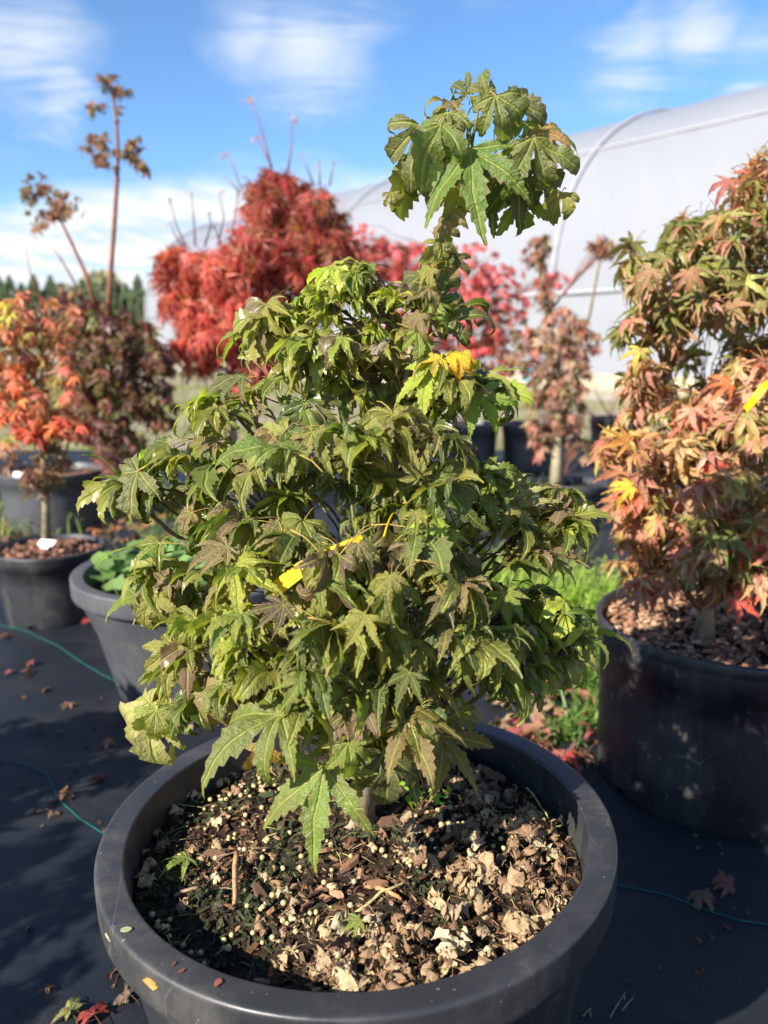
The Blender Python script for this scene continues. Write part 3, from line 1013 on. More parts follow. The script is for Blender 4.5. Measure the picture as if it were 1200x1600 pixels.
def main_maple():
    zb = PH - FILL
    base = Vector((-0.0286, 0.936, zb - 0.01))
    root = empty('maple_tree', base)
    tag(root, 'green leafy maple with one tall drooping top shoot, in the big front pot', 'tree')
    fol = Foliage()
    inv = Matrix.Translation(-base)
    Yc = base.y
    tr_pts = [base, at(572, 1190, Yc), at(585, 1060, Yc), at(590, 900, Yc), at(605, 760, Yc + 0.01), at(628, 640, Yc + 0.01), at(645, 540, Yc), at(668, 450, Yc - 0.005), at(700, 340, Yc - 0.01), at(735, 235, Yc - 0.01), at(748, 170, Yc - 0.01)]
    mb = MB()
    tints = [(1, 1, 1)]
    P = [p - base for p in tr_pts]
    mb.tube(P[:7], [0.0175, 0.0135, 0.012, 0.010, 0.0085, 0.0065, 0.005], 10)
    # root flare
    for k in range(4):
        a = k * 1.6 + 0.5
        mb.tube([Vector((0, 0, 0.028)), Vector((0.014 * math.cos(a), 0.014 * math.sin(a), 0.010)), Vector((0.03 * math.cos(a), 0.03 * math.sin(a), -0.004))], [0.009, 0.009, 0.005], 6)
    mb.build('trunk', M_trunk, root)
    mb = MB()
    mb.tube(P[6:], [0.0038, 0.0031, 0.0026, 0.0021, 0.0012], 8, 0, (0.85, 1.0, 0.5))
    for i, q in ((6, 0.4), (7, 0.3), (8, 0.2), (8, 0.7)):
        c = P[i].lerp(P[i + 1], q)
        mb.tube([c - Vector((0, 0, 0.003)), c + Vector((0, 0, 0.003))], 0.0040, 8, 0, (1.2, 0.9, 0.6))
    mb.build('top_shoot', M_twig, root)

    def trunk_at(z):
        for i in range(len(tr_pts) - 1):
            if tr_pts[i].z <= z <= tr_pts[i + 1].z:
                return tr_pts[i].lerp(tr_pts[i + 1], (z - tr_pts[i].z) / (tr_pts[i + 1].z - tr_pts[i].z))
        return tr_pts[0] if z < tr_pts[0].z else tr_pts[-1]

    # limb clusters: pixel centre, pixel radii, depth offset, depth radius (m), tufts
    blobs = [
        (545, 440, 72, 22, 0.03, 0.06, 9, 'n'), (430, 520, 50, 40, 0.02, 0.04, 3, 'm'), (490, 480, 50, 35, 0.03, 0.06, 5, 'n'), (590, 480, 50, 35, 0.02, 0.06, 5, 'n'),
        (520, 560, 100, 55, 0.02, 0.09, 7, 'm'), (640, 585, 110, 50, 0.0, 0.09, 7, 'm'), (735, 600, 45, 35, 0.0, 0.06, 4, 'm'),
        (360, 640, 60, 40, 0.03, 0.06, 4, 'm'), (290, 740, 90, 45, 0.02, 0.07, 6, 'm'), (400, 760, 90, 50, -0.04, 0.08, 6, 'm'),
        (500, 690, 100, 60, -0.07, 0.08, 6, 'm'), (620, 700, 100, 60, -0.06, 0.09, 5, 'm'), (600, 780, 110, 60, -0.10, 0.06, 5, 'm'),
        (720, 745, 60, 55, 0.0, 0.08, 4, 'm'), (820, 790, 75, 45, 0.0, 0.05, 4, 'm'),
        (350, 860, 110, 50, -0.06, 0.08, 7, 'm'), (480, 880, 110, 60, -0.14, 0.07, 7, 'm'), (620, 890, 110, 65, -0.14, 0.07, 7, 'm'), (760, 890, 100, 60, -0.05, 0.09, 7, 'm'),
        (300, 960, 75, 50, -0.04, 0.08, 5, 'm'), (420, 985, 110, 55, -0.15, 0.06, 6, 'm'), (570, 1010, 120, 65, -0.18, 0.05, 7, 'm'), (700, 1010, 110, 60, -0.14, 0.06, 6, 'm'), (830, 980, 75, 55, -0.04, 0.08, 6, 'm'),
        (300, 1045, 45, 35, -0.06, 0.06, 2, 'm'), (410, 1065, 80, 35, -0.14, 0.06, 4, 'm'), (540, 1100, 90, 40, -0.17, 0.05, 5, 'm'), (655, 1105, 80, 40, -0.15, 0.05, 5, 'm'), (190, 762, 40, 22, 0.0, 0.04, 3, 'm'), (880, 805, 40, 25, 0.0, 0.04, 3, 'm'), (890, 990, 40, 30, -0.04, 0.05, 3, 'm'), (235, 915, 30, 30, -0.03, 0.05, 2, 'm'), (600, 1150, 60, 30, -0.12, 0.04, 3, 'm'), (790, 1030, 60, 35, -0.06, 0.06, 2, 'm'),
        (690, 650, 60, 60, 0.03, 0.06, 4, 'm'), (600, 850, 170, 190, 0.12, 0.09, 16, 'b'), (480, 1000, 170, 120, 0.05, 0.10, 8, 'b'), (700, 980, 150, 120, 0.06, 0.10, 8, 'b'),
    ]
    for (x, y, rx, ry, dy, dr, nt, typ) in blobs:
        c = at(x, y, Yc + dy)
        m = px_m(c)
        hd = (Vector((c.x, c.y)) - Vector((base.x, base.y))).length
        s = trunk_at(max(base.z + 0.05, c.z - 0.55 * hd - 0.04))
        mb = MB()
        mid = s.lerp(c, 0.5); mid.z -= 0.015
        mb.tube([p - base for p in (s, s.lerp(mid, 0.5) + rv(0.004), mid, mid.lerp(c, 0.6) + rv(0.004), c)], [0.0042, 0.0036, 0.003, 0.0026, 0.002], 6)
        small = typ == 'n'
        tmp = MB()
        spray(fol, tmp, s, c, (rx * m, dr, ry * m), int(nt * 1.3 + 0.5), (2, 3) if not small else (2, 4), (0.036, 0.05) if small else (0.048, 0.088),
              [L_main, L_main, L_curl] if not small else [L_main], MAIN_PAL if not small else [(2, (0.28, 0.31, 0.05)), (1, (0.17, 0.22, 0.045)), (1, (0.34, 0.36, 0.06))],
              axis=Vector((base.x, base.y + 0.06, c.z)), dip=(-8, 42), wild=0.36)
        tmp.v = [tuple(Vector(v) - base) for v in tmp.v]
        mb.add(tmp.v, tmp.f)
        mb.build('branch', M_twig, root)

    # leaves that can be picked out one by one: base pixel, tip pixel, depth offset, lean towards the camera, set, colour
    def hero(bx, by, tx, ty, dy, lean, ls, col, up=0.35, roll=0.0):
        B = at(bx, by, Yc + dy)
        m = px_m(B)
        sv = Vector((1, 0, 0)) * (tx - bx) * m - UP * (ty - by) * m
        L = sv.length
        toward = (CAM - B).normalized()
        f = sv.normalized() + toward * lean
        n = toward * 0.75 + Vector((0, 0, up + (0.75 if ls is not L_crown and ls is not L_flat else 0.1)))
        n = n + f.cross(n).normalized() * roll
        fol.add(B, f, n, L * (1.35 if ls is L_curl else 1.22 if ls is L_crown else 1.0), ls, col, True)
    G, GD, OL, PU, KH = (0.185, 0.23, 0.038), (0.085, 0.120, 0.028), (0.25, 0.235, 0.055), (0.22, 0.165, 0.08), (0.38, 0.36, 0.13)
    H = hero
    # drooping crown of the top shoot
    a = -0.03
    H(735, 232, 747, 392, a - .03, 0.25, L_flat, (0.12, 0.19, 0.035), 0.5)
    H(775, 150, 812, 255, a - .03, 0.15, L_crown, (0.15, 0.17, 0.05), 0.6)
    H(760, 150, 745, 100, a, -0.1, L_crown, (0.16, 0.18, 0.05), 0.8)
    H(700, 175, 610, 265, a - .01, 0.1, L_crown, (0.13, 0.155, 0.04), 0.8, 0.3)
    H(690, 190, 655, 300, a - .03, 0.3, L_crown, (0.13, 0.18, 0.04), 0.5, 0.2)
    H(660, 195, 612, 335, a, 0.0, L_crown, (0.12, 0.13, 0.04), 0.5)
    H(715, 170, 650, 130, a, 0.0, L_crown, PU, 1.0)
    H(790, 150, 868, 190, a, 0.0, L_crown, (0.13, 0.13, 0.05), 1.0)
    H(820, 190, 898, 290, a, 0.0, L_crown, G, 0.7, -0.3)
    H(830, 220, 880, 345, a - .02, 0.1, L_crown, (0.14, 0.17, 0.045), 0.5, -0.2)
    H(800, 260, 830, 395, a + .02, 0.0, L_main, GD, 0.4)
    H(765, 270, 775, 395, a + .04, 0.0, L_main, GD, 0.3)
    H(720, 280, 665, 375, a + .04, 0.0, L_main, GD, 0.3)
    H(790, 230, 850, 250, a + .03, 0.0, L_crown, GD, 0.6)
    H(735, 190, 690, 240, a + .04, 0.0, L_crown, GD, 0.8)
    H(612, 300, 622, 345, a, 0.0, L_crown, OL, 0.4); H(878, 300, 850, 370, a, 0.0, L_crown, OL, 0.4)
    H(845, 200, 862, 265, a - .01, 0.1, L_crown, (0.30, 0.17, 0.07), 0.4)
    H(745, 160, 835, 140, a + .05, -0.1, L_crown, OL, 1.0)
    H(780, 240, 820, 310, a - .01, 0.3, L_crown, G, 0.4)
    for (bx, by, tx, ty, dd) in ((690, 235, 640, 330, .05), (845, 260, 872, 345, .03), (810, 310, 835, 395, .05), (730, 150, 700, 112, .04), (650, 245, 625, 340, .02)):
        H(bx, by, tx, ty, a + dd, 0.0, L_crown, random.choice((GD, OL, G)), 0.6, random.uniform(-0.4, 0.4))
    for (bx, by, tx, ty, dd) in ((655, 460, 615, 430, .01), (665, 500, 720, 480, -.02), (645, 520, 600, 500, .0), (700, 390, 735, 420, .01), (680, 420, 655, 395, .01), (670, 470, 745, 500, .02), (650, 540, 700, 520, -.01), (690, 380, 672, 440, .0), (710, 400, 712, 470, .01), (700, 330, 660, 380, -.03), (690, 370, 725, 400, -.03), (672, 420, 640, 455, -.03), (668, 450, 700, 480, -.035), (655, 490, 625, 530, -.03), (650, 520, 690, 560, -.03), (705, 300, 740, 350, -.03)):
        H(bx, by, tx, ty, dd - 0.015, 0.1, random.choice((L_curl, L_main)), random.choice((GD, OL, G, PU)), 0.8, random.uniform(-0.5, 0.5))
    for (bx, by, tx, ty, dd) in ((840, 780, 905, 770, .0), (860, 810, 930, 800, .0), (800, 760, 850, 740, .0), (880, 830, 925, 835, .02), (770, 770, 800, 720, .0), (840, 850, 890, 880, -.02), (220, 760, 175, 790, .0), (300, 800, 250, 820, -.03), (340, 690, 280, 690, .0)):
        H(bx, by, tx, ty, dd, 0.1, random.choice((L_curl, L_main)), random.choice((GD, OL, G, PU, KH)), 0.9, random.uniform(-0.5, 0.5))
    # leaves of the shoot below the crown
    H(690, 400, 640, 420, 0.0, 0.1, L_curl, GD); H(690, 505, 775, 440, 0.0, 0.0, L_curl, GD, 1.0)
    H(680, 480, 712, 400, 0.02, 0.0, L_curl, GD); H(655, 470, 600, 440, 0.02, 0.0, L_curl, OL, 1.0); H(660, 430, 640, 500, 0.0, 0.1, L_curl, GD)
    # body
    H(425, 548, 395, 458, 0.0, 0.05, L_flat, KH, 0.2); H(440, 545, 462, 455, 0.02, 0.0, L_flat, KH, 0.3)
    H(672, 578, 650, 668, -0.06, 0.25, L_flat, YG, 0.6); H(748, 612, 792, 688, -0.05, 0.2, L_flat, (0.22, 0.33, 0.045), 0.5)
    H(705, 556, 752, 548, -0.07, 0.2, L_curl, (0.62, 0.42, 0.02), 0.7); H(690, 560, 640, 562, -0.07, 0.2, L_curl, (0.62, 0.45, 0.02), 0.7); H(720, 560, 715, 600, -0.075, 0.2, L_curl, (0.55, 0.30, 0.03), 0.5)
    H(590, 540, 612, 585, -0.04, 0.2, L_dry, (0.20, 0.17, 0.13), 0.5)
    H(575, 510, 610, 520, 0.0, 0.2, L_flat, YG, 1.0); H(548, 540, 560, 570, 0.0, 0.2, L_flat, YG, 0.5)
    H(488, 674, 520, 752, -0.12, 0.35, L_flat, OL, 0.7); H(440, 590, 380, 600, -0.03, 0.1, L_main, G, 1.0)
    H(380, 590, 300, 612, 0.0, 0.0, L_main, (0.11, 0.12, 0.045), 1.2); H(330, 665, 262, 660, 0.0, 0.0, L_main, GD, 1.2)
    H(260, 690, 190, 720, 0.0, 0.0, L_main, GD, 1.2); H(215, 735, 124, 808, -0.02, 0.1, L_curl, (0.16, 0.17, 0.06), 0.9)
    H(250, 848, 142, 858, -0.06, 0.05, L_main, G, 1.0); H(310, 760, 240, 770, 0.0, 0.1, L_main, GD, 1.0)
    H(355, 855, 285, 870, -0.14, 0.3, L_flat, PU, 0.9); H(505, 905, 590, 905, -0.20, 0.4, L_flat, (0.17, 0.24, 0.045), 0.7)
    H(443, 945, 395, 985, -0.20, 0.4, L_flat, (0.12, 0.09, 0.055), 0.7); H(560, 850, 600, 900, -0.19, 0.4, L_main, PU, 0.7)
    H(650, 800, 655, 840, -0.16, 0.4, L_flat, OL, 0.7); H(655, 745, 640, 690, -0.12, 0.3, L_flat, OL, 0.8)
    H(790, 925, 792, 990, -0.10, 0.3, L_flat, G, 0.7); H(795, 790, 865, 735, -0.02, 0.0, L_flat, KH, 0.5); H(820, 800, 905, 800, 0.0, 0.1, L_curl, OL, 0.8)
    H(800, 820, 845, 860, 0.0, 0.1, L_curl, GD, 0.8); H(870, 880, 920, 910, 0.0, 0.1, L_main, OL, 0.8)
    H(830, 1020, 855, 1145, -0.05, 0.15, L_main, OL, 0.5); H(835, 1015, 940, 1000, -0.04, 0.05, L_curl, OL, 0.9); H(850, 960, 925, 960, 0.0, 0.0, L_main, G, 0.9)
    H(270, 1010, 245, 1112, -0.10, 0.2, L_main, OL, 0.5); H(240, 1100, 165, 1190, -0.08, 0.15, L_curl, KH, 0.6); H(245, 1110, 225, 1195, -0.10, 0.2, L_main, (0.24, 0.28, 0.06), 0.6); H(255, 1080, 185, 1075, -0.06, 0.1, L_dry, (0.30, 0.24, 0.12), 0.8)
    H(245, 930, 205, 990, -0.06, 0.1, L_curl, OL, 0.7); H(265, 900, 215, 950, -0.05, 0.1, L_curl, PU, 0.8)
    H(440, 1118, 283, 1192, -0.20, 0.35, L_main, (0.15, 0.18, 0.04), 0.8); H(508, 1198, 474, 1362, -0.20, 0.25, L_flat, (0.17, 0.24, 0.045), 0.5)
    H(545, 1160, 560, 1245, -0.22, 0.3, L_main, G, 0.5); H(600, 1175, 622, 1295, -0.19, 0.15, L_curl, (0.10, 0.11, 0.04), 0.4); H(690, 1150, 765, 1245, -0.15, 0.2, L_main, (0.17, 0.15, 0.04), 0.5)
    H(625, 1170, 650, 1225, -0.16, 0.2, L_main, GD, 0.5); H(560, 1190, 555, 1300, -0.14, 0.1, L_main, (0.21, 0.24, 0.08), 0.4)
    H(640, 1050, 610, 1110, -0.22, 0.4, L_flat, GD, 0.6); H(720, 1040, 745, 1090, -0.18, 0.4, L_main, G, 0.6); H(570, 960, 540, 1030, -0.24, 0.4, L_main, OL, 0.6)
    H(470, 1060, 440, 1120, -0.22, 0.4, L_main, G, 0.6); H(480, 990, 460, 1050, -0.23, 0.4, L_main, GD, 0.6); H(380, 1000, 305, 1010, -0.15, 0.2, L_main, OL, 0.9)
    H(690, 930, 720, 990, -0.2, 0.4, L_main, (0.12, 0.10, 0.05), 0.7); H(610, 900, 600, 960, -0.22, 0.4, L_main, OL, 0.6); H(410, 1165, 415, 1225, -0.16, 0.2, L_curl, (0.38, 0.22, 0.05), 0.6)
    H(585, 1165, 598, 1262, -0.10, 0.1, L_main, OL, 0.4); H(530, 1150, 520, 1235, -0.14, 0.2, L_main, G, 0.5); H(720, 1110, 760, 1180, -0.12, 0.2, L_main, OL, 0.6); H(460, 1130, 400, 1190, -0.16, 0.2, L_main, G, 0.7)
    H(755, 985, 750, 1030, -0.12, 0.2, L_dry, (0.42, 0.26, 0.15), 0.5); H(540, 1175, 500, 1210, -0.2, 0.4, L_main, G, 0.6)
    fol.finish(root, 300, [M_leaf, M_pet])
    return root


main_maple()


def strap(name, pts, w, material, label, cat, group=None, twist=None):
    """a thin bent plastic strip with thickness"""
    P = [Vector(p) for p in pts]
    c0 = P[0].copy()
    mb = MB()
    vs = []
    for i, p in enumerate(P):
        d = (P[min(i + 1, len(P) - 1)] - P[max(i - 1, 0)]).normalized()
        n = (CAM - p).normalized() + Vector((0, 0, 0.5))
        s = d.cross(n).normalized() * w / 2
        nn = s.cross(d).normalized() * 0.0006
        q = p - c0
        vs += [q - s - nn, q + s - nn, q + s + nn, q - s + nn]
    fs = []
    for i in range(len(P) - 1):
        for k in range(4):
            fs.append((i * 4 + k, i * 4 + (k + 1) % 4, (i + 1) * 4 + (k + 1) % 4, (i + 1) * 4 + k))
    fs += [(3, 2, 1, 0), tuple(len(vs) - 4 + k for k in range(4))]
    mb.add(vs, fs)
    o = mb.build(name, material, None, False)
    o.location = c0
    tag(o, label, cat, group)
    return o


YM = 0.936
tg = strap('plant_tag', [at(425, 925, YM - .15), at(470, 890, YM - .160), at(515, 868, YM - .160), at(545, 856, YM - .160), at(570, 846, YM - .15)], 0.016, M_yellow, 'yellow plastic tag looped among the leaves of the green maple', 'plant tag')
_p = at(547, 862, YM - .165)
_n = ((CAM - _p).normalized() + Vector((0, 0, 0.5))).normalized()
_mb = MB()
_mb.tube([(-.0035, .006, 0), (0, .0075, 0), (.0032, .006, 0), (.003, .003, 0), (0, .0008, 0), (.0036, -.001, 0), (.0042, -.005, 0), (.0005, -.0075, 0), (-.004, -.006, 0)], 0.0009, 4)
tp = _mb.build('print', M_ink, tg)
_lb = MB()
_a = at(600, 838, YM - .15) - tg.location
_lb.tube(curve(_a, at(622, 800, YM - .06) - tg.location, 0.008, 6) , 0.0012, 5)
_lb.build('loop', M_yellow, tg)
tp.matrix_basis = Matrix.Translation(_p - tg.location + _n * 0.0012) @ frame(UP, _n) @ Matrix.Rotation(0.35, 4, 'Z') @ Matrix.Diagonal((1, 1, 0.3, 1))


# ------------------------------------------------------------------ things on the soil of the big pot
MW = main_pot.matrix_basis.copy()


def on_soil(x, y, dz=0.0):
    return MW @ Vector((x, y, PH - FILL + soil_bump(x, y, 3.0 + PR, 0.010) + dz))


def px_soil(px, py):
    """pixel to pot coordinates on the soil plane"""
    d = ray(px, py)
    p = CAM + d * ((PH - FILL - CAMZ) / d.z)
    return p.x - POT.x, p.y - POT.y


rs = random.Random(21)


def disc_pt(rmax=0.245):
    while True:
        x, y = rs.uniform(-rmax, rmax), rs.uniform(-rmax, rmax)
        if x * x + y * y < rmax * rmax:
            return x, y


def bark_mulch():
    mb = MB()
    for i in range(8000):
        x, y = disc_pt(0.255)
        moss = mnoise.noise(Vector((x * 9, y * 9, 5.0))) + (0.25 if x < -0.02 else 0.0) - (0.35 if abs(x) < 0.08 and y < 0.02 else 0)
        if moss > 0.05 and rs.random() < 0.8:
            k = rs.uniform(0.6, 1.6)
            tn = (0.034 * k, 0.040 * k, 0.018 * k)
        else:
            tn = rs.choice([(0.10, 0.052, 0.030), (0.06, 0.032, 0.020), (0.035, 0.020, 0.014), (0.15, 0.075, 0.04), (0.20, 0.13, 0.075), (0.05, 0.035, 0.025)])
            k = rs.uniform(0.6, 1.3)
            tn = tuple(c * k for c in tn)
        L = rs.choice([0.0013, 0.0018, 0.0024, 0.0032, 0.0045, 0.007]) * rs.uniform(0.7, 1.3)
        p = on_soil(x, y, rs.uniform(-0.001, 0.004))
        Mx = Matrix.Translation(p) @ Matrix.Rotation(rs.uniform(0, 6.3), 4, 'Z') @ Matrix.Rotation(rs.gauss(0, 0.5), 4, 'X') @ Matrix.Rotation(rs.gauss(0, 0.4), 4, 'Y')
        mb.box(Mx, L, L * rs.uniform(0.15, 0.5), L * rs.uniform(0.08, 0.25), 0, tn, rs.uniform(0.5, 1))
    for i in range(420):
        x, y = disc_pt(0.245)
        a, L = rs.uniform(0, 6.3), rs.uniform(0.006, 0.022)
        p, q = on_soil(x, y, rs.uniform(0.002, 0.006)), on_soil(x + L * math.cos(a), y + L * math.sin(a), rs.uniform(0.002, 0.009))
        k = rs.uniform(0.5, 1.2)
        mb.tube(curve(p, q, 0.001, 3, 0.0008), rs.uniform(0.0003, 0.0007), 3, 0, rs.choice(((0.34 * k, 0.24 * k, 0.13 * k), (0.22 * k, 0.12 * k, 0.07 * k), (0.30 * k, 0.28 * k, 0.10 * k), (0.12 * k, 0.13 * k, 0.05 * k))), False)
    o = mb.build('bark_mulch', M_chip, None, False)
    tag(o, 'dark bark crumbs and moss covering the soil of the big front pot', 'bark mulch', kind='stuff')
    # larger chips that can be told apart
    col = [(0.33, 0.17, 0.10), (0.40, 0.22, 0.13), (0.12, 0.07, 0.045), (0.06, 0.05, 0.035), (0.22, 0.12, 0.07)]
    vs = []
    for v in range(4):
        mb = MB()
        n = 7
        top = []
        for k in range(n):
            a = 6.283 * k / n
            r = rs.uniform(0.6, 1.1)
            top.append((r * math.cos(a), r * 0.45 * math.sin(a), 0.10 + rs.uniform(-0.05, 0.08)))
        bot = [(x * 1.03, y * 1.03, -0.1) for x, y, z in top]
        mb.add(top + bot, [tuple(range(n)), tuple(range(2 * n - 1, n - 1, -1))] + [(k, n + k, n + (k + 1) % n, (k + 1) % n) for k in range(n)])
        vs.append(mb.mesh('bark_chip', M_chip, False))
    spots = [px_soil(*q) for q in ((515, 1335), (470, 1250), (595, 1385), (450, 1290), (300, 1395), (640, 1330), (700, 1345), (420, 1400), (560, 1350), (620, 1290), (350, 1340), (500, 1290), (530, 1420))]
    for i in range(70):
        x, y = spots[i] if i < len(spots) else disc_pt(0.235)
        L = rs.uniform(0.014, 0.020) if i < len(spots) else rs.uniform(0.005, 0.012)
        o = link('bark_chip', rs.choice(vs))
        o.matrix_world = Matrix.Translation(on_soil(x, y, 0.003)) @ Matrix.Rotation(rs.uniform(0, 6.3), 4, 'Z') @ Matrix.Rotation(rs.gauss(0, 0.4), 4, 'X') @ Matrix.Rotation(rs.gauss(0, 0.3), 4, 'Y') @ Matrix.Scale(L, 4)
        o.color = (*(col[i % 2] if i in (0, 2) else rs.choice(col)), 1)
        tag(o, 'pale reddish bark chip lying below the hanging green leaf' if i == 0 else 'loose piece of bark lying on the soil of the big front pot', 'bark chip', None if i == 0 else 'bark chips in the big pot')


bark_mulch()


def pellets():
    import bmesh
    ms = []
    for v in range(3):
        bm = bmesh.new()
        bmesh.ops.create_icosphere(bm, subdivisions=2, radius=1)
        for q in bm.verts:
            q.co *= 1 + 0.08 * mnoise.noise(q.co * 1.6 + Vector((v * 7, 0, 0)))
            q.co.z *= 0.9
        mb = MB()
        bm.verts.ensure_lookup_table()
        mb.add([q.co.copy() for q in bm.verts], [tuple(w.index for w in f.verts) for f in bm.faces])
        bm.free()
        ms.append(mb.mesh('pellet', M_pellet))
    cl = [((400, 1235), 48, 46), ((330, 1250), 40, 18), ((250, 1290), 25, 16), ((225, 1425), 18, 14), ((265, 1445), 22, 16), ((450, 1440), 55, 26), ((400, 1310), 60, 26), ((730, 1300), 35, 34), ((700, 1280), 40, 20), ((800, 1320), 30, 22), ((660, 1350), 45, 14), ((500, 1330), 50, 10), ((330, 1480), 40, 8), ((560, 1390), 60, 6)]
    n = 0
    WH = ['left of the trunk', 'in the moss behind the left wall', 'near the left back wall', 'by the left front wall', 'in the shaded left front soil', 'below the standing stick', 'around the thick brown stick', 'in the moss right of the seedling', 'at the foot of the seedling', 'among dead leaves near the right wall', 'right of the bare middle soil', 'around the pale bark chip', 'on the dark soil at the front', 'on the bare middle soil']
    for (c, sg, k), wh in zip(cl, WH):
        for _ in range(k):
            x, y = px_soil(rs.gauss(c[0], sg * 0.6), rs.gauss(c[1], sg * 0.42))
            if x * x + y * y > 0.243 ** 2: continue
            r = rs.uniform(0.0023, 0.0036)
            o = link('fertilizer_pellet', rs.choice(ms))
            o.matrix_world = Matrix.Translation(on_soil(x, y, r * 0.9 + rs.uniform(0.0, 0.004))) @ Matrix.Rotation(rs.uniform(0, 6), 4, 'X') @ Matrix.Scale(r, 4)
            kk = rs.uniform(0.8, 1.15)
            o.color = (kk, kk * rs.uniform(0.92, 1.02), kk * rs.uniform(0.75, 1.05), 1)
            tag(o, 'round cream fertilizer pellet lying %s in the big pot' % wh, 'pellet', 'fertilizer pellets on the soil')
            n += 1


pellets()


def soil_litter():
    DRY = [(0.46, 0.335, 0.20), (0.38, 0.26, 0.155), (0.29, 0.18, 0.11), (0.52, 0.40, 0.26), (0.34, 0.25, 0.16), (0.23, 0.135, 0.085)]
    i = 0
    def put(x, y, z, s, col, lab, group, ls=L_dry, name='dry_leaf', tilt=0.5, rz=None, cat='dead leaf'):
        o = link(name, rs.choice(ls)[0])
        o.matrix_world = Matrix.Translation(on_soil(x, y, z)) @ Matrix.Rotation(rs.uniform(0, 6.3) if rz is None else rz, 4, 'Z') @ Matrix.Rotation(rs.gauss(0, tilt), 4, 'X') @ Matrix.Rotation(rs.gauss(0, tilt), 4, 'Y') @ Matrix.Scale(s, 4)
        o.color = (*col, 1)
        tag(o, lab, cat, group)
        return o
    # deep drift of curled leaves along the right side
    sx, sy = px_soil(668, 1262)
    for k in range(190):
        while True:
            x, y = disc_pt(0.238)
            w = smooth((x - 0.02) / 0.10) * (1.0 if y < 0.14 else 0.8)
            if x < 0.13 and 0.0 < y < 0.1: w *= 0.4
            if y < -0.12 and x > -0.03: w = max(w, 0.8)
            if abs(x - sx) < 0.04 and -0.06 < y - sy < 0.03: continue
            if rs.random() < w: break
        c_, s_ = rs.choice(DRY), rs.uniform(0.026, 0.050)
        tone = 'pale tan' if c_[0] > 0.42 else 'mid brown' if c_[0] > 0.32 else 'dark brown'
        where = ('along the back wall' if y > 0.11 else 'against the right wall' if x > 0.17 else 'beside the trunk' if y > 0.02 else 'at the front' if y < -0.13 else 'halfway to the right wall')
        put(x, y, rs.uniform(0.002, 0.022), s_, c_, '%s %s curled dead leaf %s of the big pot' % ('large' if s_ > 0.038 else 'small', tone, where), 'dead leaves drifted on the right of the big pot')
    for (px, py, s) in ((245, 1345, .034), (270, 1320, .04), (285, 1345, .03), (315, 1240, .036), (345, 1215, .04), (370, 1205, .034), (430, 1200, .03), (300, 1225, .028), (340, 1290, .036), (365, 1280, .028), (345, 1375, .03), (310, 1330, .026), (440, 1380, .036), (455, 1405, .032), (540, 1395, .03), (470, 1490, .04), (505, 1510, .045), (530, 1535, .04), (450, 1500, .03), (230, 1330, .025), (610, 1310, .03), (590, 1335, .024), (400, 1180, .03), (600, 1230, .03), (560, 1500, .035), (260, 1300, .032), (290, 1275, .03), (385, 1240, .03), (420, 1235, .028), (330, 1340, .036), (400, 1345, .032), (420, 1370, .03), (300, 1420, .028), (250, 1380, .03), (360, 1320, .03), (470, 1420, .034), (430, 1450, .034), (490, 1460, .036), (340, 1180, .03), (230, 1370, .024)):
        x, y = px_soil(px, py)
        put(x, y, 0.008, s, rs.choice(DRY[:4]) if px < 460 else rs.choice(DRY), '%s tan dead leaf on moss in the big pot, %s' % ('large curled' if s > .032 else 'small curled', 'along the left back wall' if py < 1250 else 'by the left wall' if px < 300 else 'left of the standing stick' if px < 380 else 'at the left front') if px < 460 else 'curled brown dead leaf lying on bare soil near the middle of the big pot', 'dead leaves scattered on the left of the big pot' if px < 460 else 'dead leaves near the middle of the big pot')
    x, y = px_soil(545, 1450)
    put(x, y, 0.014, 0.052, (0.33, 0.29, 0.21), 'large grey tan dead leaf with fine ribs near the front of the big pot', None, tilt=0.15)
    x, y = px_soil(305, 1352)
    o = put(x, y, 0.016, 0.042, (0.20, 0.30, 0.05), 'small fresh green fallen leaf on the left of the big pot soil', None, L_flat, 'green_leaf', 0.12, 2.4, 'fallen leaf')
    x, y = px_soil(575, 1468)
    put(x, y, 0.024, 0.022, (0.24, 0.29, 0.06), 'tiny green leaf tip lying on the large grey dead leaf', None, L_flat, 'green_leaf', 0.2, 2.2, 'fallen leaf')

    def stick(p0, p1, r, col, lab, z0=0.006, z1=0.006, name='twig'):
        a, b = on_soil(*px_soil(*p0), z0), on_soil(*px_soil(*p1), z1)
        mb = MB()
        P = curve(a, b, 0.002, 6, (b - a).length * 0.012)
        c0 = P[0].copy()
        mb.tube([p - c0 for p in P], [r, r * 1.05, r, r * 0.95, r * 0.9, r * 0.85, r * 0.6], 7, 0, (1, 1, 1))
        mb.t = [(1, 1, 1)] * len(mb.v)
        o = mb.build(name, M_chip)
        o.location = c0
        o.color = (*col, 1)
        tag(o, lab, 'twig')
    stick((382, 1345), (379, 1425), 0.0032, (0.36, 0.22, 0.11), 'thick brown stick standing nearly upright on the left of the pot soil', 0.012, 0.004, 'stick')
    stick((568, 1430), (650, 1385), 0.0018, (0.42, 0.36, 0.16), 'yellowish straw stalk lying across the middle of the soil')
    stick((285, 1400), (325, 1390), 0.0022, (0.30, 0.20, 0.12), 'short brown twig below the fallen green leaf')
    stick((832, 1270), (868, 1312), 0.0011, (0.28, 0.30, 0.10), 'thin green stalk lying in the dead leaves at the right', 0.03, 0.025)
    stick((352, 1345), (440, 1325), 0.0010, (0.20, 0.14, 0.08), 'thin dark petiole lying across moss left of the trunk')
    stick((250, 1260), (330, 1262), 0.0012, (0.24, 0.22, 0.10), 'thin olive stalk lying near the left inner wall of the pot')
    stick((440, 1255), (490, 1225), 0.0030, (0.15, 0.085, 0.05), 'dark bark stick pointing at the trunk of the maple')
